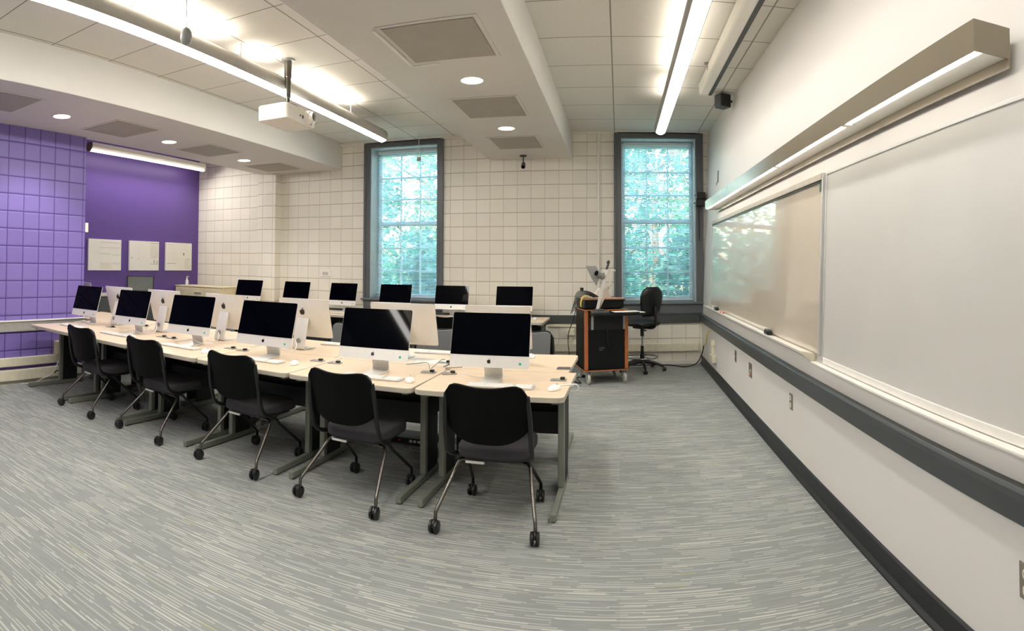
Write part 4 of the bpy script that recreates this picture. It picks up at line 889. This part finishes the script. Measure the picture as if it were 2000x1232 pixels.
MB().prism([(-0.16, 0.60), (-0.02, 0.60), (0.045, 0.50), (-0.01, 0.34), (-0.08, 0.44)], 0.078, 0.086, 'y').build('light_panel', M['grey'], dc, bev=0.002)
MB().tube([(0.11, 0.08, 0.46), (0.075, 0.075, 0.50)], 0.02, 10).tube([(0.14, 0.085, 0.63), (0.165, 0.085, 0.665)], 0.018, 10).build('hinge', M['black'], dc, smooth=40)
MB().tube(smooth_path([(0.175, 0.10, 0.32), (0.19, 0.11, 0.48), (0.215, 0.11, 0.545), (0.26, 0.11, 0.535)], 5), 0.010, 8).build('side_rod', M['whitem'], dc, smooth=60)
hp = MB().prism([(0.05, 0.06), (0.10, 0.30), (0.22, 0.37), (0.16, 0.28), (0.21, 0.18), (0.12, 0.20)], 0.115, 0.121, 'y').build('hanging_sheet', pmat('pale_pink_sheet', '#cdbdb0', 0.7), dc)
tag(MB().prism(rrect(0.36, 0.22, 0.012, 3), 0, 0.014, 'z').build('tablet', M['black'], None, bev=0.003, loc=cart(0.205, -0.15, 0.9228), rot=(0, 0, CA)), 'flat black tablet lying on the cart shelf under the paper', 'tablet')
tag(MB().box(-0.17, 0.18, -0.09, 0.10, 0, 0.004).build('paper_stack', M['paper'], None, loc=cart(0.22, -0.15, 0.9372), rot=(0, 0, CA+.05)), 'white papers on the tablet on the cart shelf', 'paper')
tag(MB().box(-0.015, 0.075, -0.08, 0.08, 0, 0.004).build('folded_paper', M['paper'], None, loc=cart(0.41, -0.12, 0.9225), rot=(0, 0, CA)), 'pale sheet at the window end of the cart shelf', 'paper')
tag(MB().box(-0.09, 0.16, -0.07, 0.06, 0, 0.012).build('folder', pmat('pink_folder', '#c8a08c', 0.6), None, bev=0.003, loc=cart(0.13, 0.20, 1.0838), rot=(0, 0, CA+.2)), 'pinkish folder lying on top of the cart', 'folder')
tag(MB().prism([(-0.10, 0), (0.08, 0), (0.10, 0.10), (0.02, 0.14)], -0.02, 0.02, 'y').build('paper_cup_sleeve', M['whitem'], None, bev=0.006, loc=cart(-0.02, 0.40, 1.0838), rot=(0, 0, CA)), 'crumpled white packet beside the cables on top of the cart', 'packet')
def cable(name, pts, r, mat, label, group=None, n=6):
    return tag(MB().tube(smooth_path(pts, 6), r, n).build(name, M[mat], None, smooth=70), label, 'cable', group)
zc = 1.092
for i in range(6):
    a, b, c = 0.02*i, 0.018*i-.05, 0.008*i
    cable('av_cable', [cart(-0.12+a, 0.24+a, zc+.012), cart(-0.20+b*.4, 0.22+a, zc+.05+c), cart(-0.31-c, 0.16+a, zc+.04+c), cart(-0.37-c, 0.12+a, zc-.03-c), cart(-0.375-c*2, 0.10+a, zc-.10-a)], 0.0045, 'black', 'thin black cable in the bundle spilling off the cart corner', 'black cables on the cart')
for i in range(2): cable('av_cable', [cart(-0.21, 0.13+.02*i, zc+.012), cart(-0.29, 0.10+.02*i, zc+.03), cart(-0.338, 0.07+.02*i, zc-.03), cart(-0.345, 0.05+.02*i, zc-.10)], 0.007, 'yellow', 'yellow cable tied over the corner of the cart', 'yellow cables on the cart')
tag(MB().obox(cart(-0.30, 0.20, zc+.125), (0.02, 0.006, 0), (-0.006, 0.02, 0), (0, 0, 0.02)).build('cable_adapter', M['black'], None, bev=0.004), 'small black adapter block on the cart cable bundle', 'adapter')
cable('power_cable', [cart(-0.36, 0.24, 1.0), (-0.66, 8.35, 0.78), (-0.78, 8.9, 0.5), (-0.79, 9.2, 0.2), (-0.77, 9.25, 0.012)], 0.006, 'black', 'black cable drooping from the cart to the far wall floor')
cable('floor_cable', [(1.30, 8.95, 0.33), (1.27, 8.98, 0.2), (1.18, 9.0, 0.06), (1.0, 9.08, 0.0085), (0.85, 9.22, 0.0085), (0.55, 9.31, 0.0085), (-0.1, 9.27, 0.0085)], 0.008, 'black', 'thick black cable along the floor from the corner to the cart')
cable('ethernet_cable', [(1.325, 8.60, 0.60), (1.30, 8.62, 0.50), (1.31, 8.80, 0.38), (1.30, 8.95, 0.34)], 0.008, 'yellow', 'yellow network cable hanging from the rail in the right corner')
cable('floor_cable', [(-0.62, 8.0, 0.0085), (-0.52, 7.9, 0.0085), (-0.60, 8.25, 0.0085), (-0.50, 8.4, 0.0085), (-0.58, 8.55, 0.0085)], 0.008, 'black', 'loose black cable coiled on the floor beside the cart wheel')

# ------------------------------------------------------------------ alcove furniture
t = thing('filing_cabinet', 'wide cream filing cabinet in the corner below the posters', 'cabinet', (-7.63, 8.95, 0))
MB().box(-0.62, 0.62, -0.25, 0.25, 0.03, 1.045).build('carcass', M['beige'], t, bev=0.006); MB().box(-0.60, 0.60, -0.22, 0.23, 0.0005, 0.0295).build('plinth', M['dkgrey'], t)
MB().box(-0.63, 0.63, -0.262, 0.255, 1.0455, 1.065).build('top', M['beige'], t, bev=0.004)
for k in range(3):
    d = MB().box(-0.605, 0.605, -0.265, -0.2505, 0.05+k*0.33, 0.36+k*0.33).build('drawer', M['beige'], t, bev=0.004)
    MB().box(-0.09, 0.09, -0.28, -0.2655, 0.27+k*0.33, 0.29+k*0.33).build('handle', M['grey'], d, bev=0.003)
t = thing('pump_bottle', 'small clear pump bottle standing on the cream filing cabinet', 'bottle', (-8.03, 8.80, 1.0655))
MB().lathe([(0.03, 0.0005), (0.032, 0.01), (0.032, 0.085), (0.026, 0.10), (0.013, 0.108), (0.013, 0.118)], n=18).build('body', pmat('clear_plastic', '#dfe3e3', 0.15), t, smooth=40)
MB().lathe([(0.016, 0.1185), (0.016, 0.135), (0.006, 0.137), (0.006, 0.16)], n=14).box(-0.008, 0.045, -0.008, 0.008, 0.16, 0.172).build('pump', M['white'], t, smooth=40)
t = thing('low_cabinet', 'low grey cabinet with a pale top against the smooth purple wall', 'cabinet', (-7.98, 7.1, 0))
MB().box(-0.27, 0.25, -0.85, 0.85, 0.0005, 0.93).build('carcass', M['dkgrey'], t, bev=0.004); MB().box(-0.28, 0.27, -0.87, 0.87, 0.9305, 0.955).build('top', M['edge'], t, bev=0.004)
for s in (-1, 1):
    d = MB().box(0.2505, 0.262, s*0.42-0.40, s*0.42+0.40, 0.06, 0.91).build('door', M['dkgrey'], t, bev=0.003); MB().box(0.2625, 0.28, s*0.06-0.008, s*0.06+0.008, 0.50, 0.62).build('handle', M['grey'], d)
t = thing('flat_monitor', 'grey flat monitor with a dark bezel on the low cabinet under the posters', 'monitor', (-7.92, 7.40, 0.9555), math.radians(50))
MB().box(-0.25, 0.25, -0.015, 0.02, 0.02, 0.30).build('housing', M['black'], t, bev=0.006); MB().box(-0.232, 0.232, -0.017, -0.0152, 0.045, 0.285).build('screen', pmat('grey_screen', '#6f7572', 0.15), t)  # screen base colour carries a painted grey reflection
MB().prism(rrect(0.20, 0.14, 0.03, 4, 0, 0.02), 0.0005, 0.012, 'z').build('base', M['black'], t); MB().box(-0.03, 0.03, 0.0205, 0.04, 0.012, 0.14).build('neck', M['black'], t)

# ------------------------------------------------------------------ cords on and under the desks
def coil(x, y, r, turns, z, rad, mat, name, label, group=None):
    pts = [(x+(r+0.012*math.sin(3*a))*math.cos(a), y+(r*0.7)*math.sin(a), z+0.004*math.sin(2*a)+0.006) for a in [2*PI*turns*k/40 for k in range(41)]]
    return tag(MB().tube(pts, rad, 6).build(name, M[mat], None, smooth=70), label, 'cable', group)
for x, y, k in ((-3.93, 4.925, 3), (-2.975, 4.925, 2), (-4.86, 4.93, 4)):
    cable('white_cable', [(x, 4.795, TZ+.095), (x-0.05, 4.765, TZ+.080), (x-0.10, 4.73, TZ+.025), (x-0.05, 4.695, TZ+.007), (x+0.05, 4.71, TZ+.007), (x+0.055, 4.755, TZ+.045), (x+0.02, 4.79, TZ+.088)], 0.005, 'white', 'white cable loop from the stand of the middle row computer %s' % AIS[k], 'white cables on the desks')
cable('white_cable', [(-1.20, 4.30, TZ+.02), (-1.1, 4.24, TZ+.006), (-0.98, 4.24, TZ+.006), (-0.93, 4.25, TZ+.04)], 0.003, 'white', 'thin white cable from the tilted power plate to the front computer nearest the aisle', 'white cables on the desks')
cable('white_cable', [(-0.42, 4.02, TZ+.005), (-0.36, 4.05, TZ+.006), (-0.30, 4.08, TZ+.002), (-0.285, 4.1, TZ-.03), (-0.30, 4.11, TZ-.045)], 0.005, 'white', 'white cord loop over the aisle edge of the front desk', 'white cables on the desks')
cable('grey_cable', [(-1.44, 4.30, TZ+.03), (-1.50, 4.42, TZ+.05), (-1.60, 4.50, TZ+.03), (-1.72, 4.52, TZ+.01)], 0.0035, 'greyp', 'grey cable curving from the power plate towards the computers', 'grey cables on the desks')
cable('grey_cable', [(-1.43, 4.31, TZ+.03), (-1.40, 4.45, TZ+.07), (-1.42, 4.62, TZ+.05), (-1.45, 4.73, TZ+.03)], 0.0035, 'greyp', 'grey cable arching between two power plates at the desk seam', 'grey cables on the desks')
cable('grey_cable', [(-1.30, 4.36, TZ+.02), (-1.36, 4.46, TZ+.012), (-1.28, 4.52, TZ+.012), (-1.22, 4.44, TZ+.03)], 0.004, 'greyp', 'grey cable looped behind the tilted power plate', 'grey cables on the desks')
for (x, y, k) in ((-5.92, 4.60, 5), (-4.90, 4.50, 4), (-3.92, 4.42, 3)):
    cable('white_cable', [(x-0.14, y-0.10, TZ+.015), (x-0.06, y-0.06, TZ+.03), (x+0.02, y-0.05, TZ+.05), (x+0.10, y+0.0, TZ+.02), (x+0.16, y+0.10, TZ+.01)], 0.004, 'white', 'white cable tangle under the screen of the front computer %s' % AIS[k], 'white cables on the desks')
tag(MB().box(-0.14, 0.14, -0.10, 0.10, 0, 0.002).build('paper_sheet', M['paper'], None, loc=(-1.58, 4.76, TZ+0.0006), rot=(0, 0, .25)), 'pale sheet of paper behind the seam of the two desks nearest the aisle', 'paper')
t = thing('network_switch', 'black network switch with a red light under the front desks', 'network switch', (-1.85, 5.02, 0), -.03)
MB().box(-0.24, 0.24, -0.12, 0.12, 0.012, 0.058).build('case', M['panel'], t, bev=0.004); MB().box(-0.08, -0.06, -0.123, -0.1205, 0.03, 0.042).build('indicator', M['red'], t)
MB().box(-0.2, -0.16, -0.10, 0.10, 0.0005, 0.0115).box(0.16, 0.2, -0.10, 0.10, 0.0005, 0.0115).build('feet', M['black'], t)
for k in range(5): MB().box(0.03+k*0.038, 0.055+k*0.038, -0.135, -0.1205, 0.026, 0.046).build('plug', M['white'], t, bev=0.002)
for k, (r, dx) in enumerate(((.11, .10), (.09, .17), (.12, .20))): coil(-1.86+dx, 4.77-k*.03, r*.75, 1.2, 0.004+k*.013, 0.005, 'greyp', 'grey_cable', 'grey cable coil on the carpet in front of the network switch', 'grey coils by the switch')
for k in (0, 1):
    d = 0.045*k
    cable('desk_cable', [(-4.62+d, 4.33-d*1.5, 0.69), (-4.62+d, 4.31-d*1.5, 0.40), (-4.54+d*.7, 4.29-d, 0.17+d), (-4.46+d*.5, 4.24-d*1.5, 0.12+d), (-4.40+d*.3, 4.20-d*1.5, 0.16+d), (-4.39+d*.3, 4.14-d*1.5, 0.30+d)], 0.008, 'dkgrey', 'dark cable sagging under the front desks between the two chairs nearest the purple wall', 'cables under the desks')
cable('floor_cable', [(-3.45, 4.55, 0.45), (-3.35, 4.52, 0.15), (-3.15, 4.5, 0.0065), (-2.8, 4.55, 0.0065), (-2.6, 4.62, 0.0065)], 0.006, 'greyp', 'pale cable dropping from the desks to the carpet', None)
cable('box_cable', [(-6.34, 4.58, 0.44), (-6.31, 4.62, 0.36), (-6.33, 4.5, 0.28), (-6.31, 4.35, 0.10), (-6.30, 4.2, 0.05), (-6.30, 4.05, 0.0075), (-6.33, 3.9, 0.0075)], 0.006, 'white', 'white cable hanging from the beige junction box under the end desk')
cable('box_cable', [(-6.36, 4.42, 0.09), (-6.33, 4.46, 0.12), (-6.29, 4.52, 0.05), (-6.29, 4.6, 0.0095), (-6.31, 4.75, 0.0095)], 0.008, 'black', 'black power cord plugged in low at the purple wall')
rnd = random.Random(5)
for k in range(5):
    p = [(-5.66+.04*k+dx, 4.20+.02*k, z) for dx, z in ((0, 0.69), (.05, 0.58), (.08, 0.50), (.03, 0.56-.01*k), (-.02, 0.62))]
    cable('desk_cable', p, 0.006, 'black', 'black cable bunched under the front desk at the purple wall', 'bunched cables under the end desk')

# ------------------------------------------------------------------ outside: lawn and trees beyond the windows
g = MB().box(-30, 25, D+0.6, 45, -0.9, -0.8).build('lawn', M['lawn']); structure(g)
def tree(x, y, h, r, mat, label, seed, nleaf=2600, low=0.6):
    rnd = random.Random(seed); t = thing('tree', label, 'tree', (x, y, -0.8), 0, 'trees outside the windows')
    tr = MB().tube([(0, 0, 0), (0.05, 0, h*0.3), (-0.04, 0.03, h*0.6), (0, 0, h*0.85)], [0.16, 0.13, 0.09, 0.03], 10)
    for k in range(9):
        a = rnd.uniform(0, 2*PI); z = h*rnd.uniform(0.2, 0.7); L = r*rnd.uniform(0.5, 0.9)
        tr.tube([(0, 0, z), (L*0.5*math.cos(a), L*0.5*math.sin(a), z+L*0.25), (L*math.cos(a), L*math.sin(a), z+L*0.6)], [0.05, 0.035, 0.012], 6)
    tr.build('trunk', M['bark'], t, smooth=60)
    lf = MB(); cl = [(rnd.gauss(0, 1), rnd.gauss(0, 1), rnd.gauss(0, 1)) for _ in range(60)]
    cl = [(r*0.85*a/max(1, math.sqrt(a*a+b*b+c*c)), r*0.85*b/max(1, math.sqrt(a*a+b*b+c*c)), low+(h-low)*0.55+(h-low)*0.45*c/max(1, math.sqrt(a*a+b*b+c*c))) for a, b, c in cl]
    for i in range(nleaf):
        c = cl[rnd.randrange(len(cl))]; p = Vector((c[0]+rnd.uniform(-.34, .34), c[1]+rnd.uniform(-.34, .34), c[2]+rnd.uniform(-.34, .34)))
        u = Vector((rnd.gauss(0, 1), rnd.gauss(0, 1), rnd.gauss(0, .6))).normalized(); v = u.orthogonal().normalized(); v = (Matrix.Rotation(rnd.uniform(0, PI), 3, u) @ v)
        L, W = rnd.uniform(.07, .14), rnd.uniform(.035, .065)
        lf.add([p-u*L, p-v*W, p+u*L, p+v*W], [(0, 1, 2, 3)])
    lf.build('foliage', mat, t); return t
TR = [(-7.0, 14.4, 5.4, 1.25, 1, 'blue green tree close outside the window behind the desks'), (-4.5, 14.9, 6.0, 1.15, 0, 'slim leafy tree outside, at the edge of the window behind the desks'), (-6.6, 19.6, 7.5, 2.4, 0, 'tall tree in the back of the view through the window behind the desks'), (-0.2, 14.4, 6.2, 1.2, 1, 'leafy tree close outside the window beside the marker boards'), (2.4, 14.9, 6.4, 1.2, 0, 'slim tree outside, at the right wall side of the window by the marker boards'), (1.2, 19.6, 8.0, 2.4, 1, 'tall tree in the back of the view through the window by the marker boards')]
for i, (x, y, h, r, k, lab) in enumerate(TR): tree(x, y, h, r, (M['leaf1'], M['leaf2'])[k], lab, 20+i, 2000 if r < 2 else 3800)
for i, (x, y, h, r, lab) in enumerate(((-6.3, 12.0, 3.0, 0.66, 'low shrub outside the window behind the desks'), (-4.3, 12.0, 2.8, 0.66, 'second low shrub outside the window behind the desks'), (-0.45, 12.0, 3.0, 0.66, 'low shrub outside the window beside the marker boards'), (1.65, 12.0, 3.1, 0.66, 'taller shrub outside the window beside the marker boards'))):
    s = tree(x, y, h, r, M['leaf2'], lab, 50+i, 2400, 0.1); s['category'] = 'shrub'; s.name = 'shrub'; s['group'] = 'shrubs outside the windows'

# ------------------------------------------------------------------ sky, sun, camera, exposure
W = bpy.data.worlds.new('sky'); S.world = W; W.use_nodes = True; nt = W.node_tree; nt.nodes.clear()
sk = nt.nodes.new('ShaderNodeTexSky'); sk.sky_type = 'NISHITA'; sk.sun_disc = False; sk.sun_elevation = math.radians(48); sk.sun_rotation = math.radians(200); sk.air_density = 1.6; sk.dust_density = 4.0
bg = nt.nodes.new('ShaderNodeBackground'); bg.inputs[1].default_value = 3.4; wo = nt.nodes.new('ShaderNodeOutputWorld')
nt.links.new(sk.outputs[0], bg.inputs[0]); nt.links.new(bg.outputs[0], wo.inputs[0])
sl = bpy.data.lights.new('sun', 'SUN'); sl.energy = 7.0; sl.angle = math.radians(0.6); sl.color = (1, 0.96, 0.88); so = bpy.data.objects.new('sun', sl); COL.objects.link(so)
so.rotation_euler = Vector((0.35, 0.75, -0.9)).to_track_quat('-Z', 'Y').to_euler()

FX, FY, CX, CY, RX, RY = 1140.0, 1187.5, 1209.229, 481.688, -0.028, -0.00245
wv = Vector((RX, RY, 0)); R = Matrix.Rotation(wv.length, 3, wv.normalized())      # room -> camera
inv = R.transposed(); right, fwd, up = inv @ Vector((1, 0, 0)), inv @ Vector((0, 1, 0)), inv @ Vector((0, 0, 1))
a0 = (1000-CX)/FX; f2 = fwd*math.cos(a0)+right*math.sin(a0); r2 = right*math.cos(a0)-fwd*math.sin(a0)
cam = bpy.data.cameras.new('camera'); co = bpy.data.objects.new('camera', cam); COL.objects.link(co)
m = Matrix((r2, up, -f2)).transposed().to_4x4(); m.translation = Vector((0, 0, 1.55)); co.matrix_world = m
cam.type = 'PANO'; cam.panorama_type = 'CENTRAL_CYLINDRICAL'
cam.central_cylindrical_range_u_min = -1000/FX; cam.central_cylindrical_range_u_max = 1000/FX
cam.central_cylindrical_range_v_min = -(1232-CY)/FY; cam.central_cylindrical_range_v_max = CY/FY; cam.central_cylindrical_radius = 1.0
cam.clip_start = 0.05; cam.clip_end = 200
S.camera = co
S.view_settings.view_transform = 'Standard'; S.view_settings.look = 'None'; S.view_settings.gamma = 1.0; S.view_settings.use_curve_mapping = False; S.view_settings.exposure = 0.36
S.cycles.use_denoising = True; S.cycles.max_bounces = 10; S.cycles.diffuse_bounces = 7; S.cycles.transparent_max_bounces = 12; S.cycles.sample_clamp_indirect = 8.0; S.cycles.caustics_reflective = False; S.cycles.caustics_refractive = False
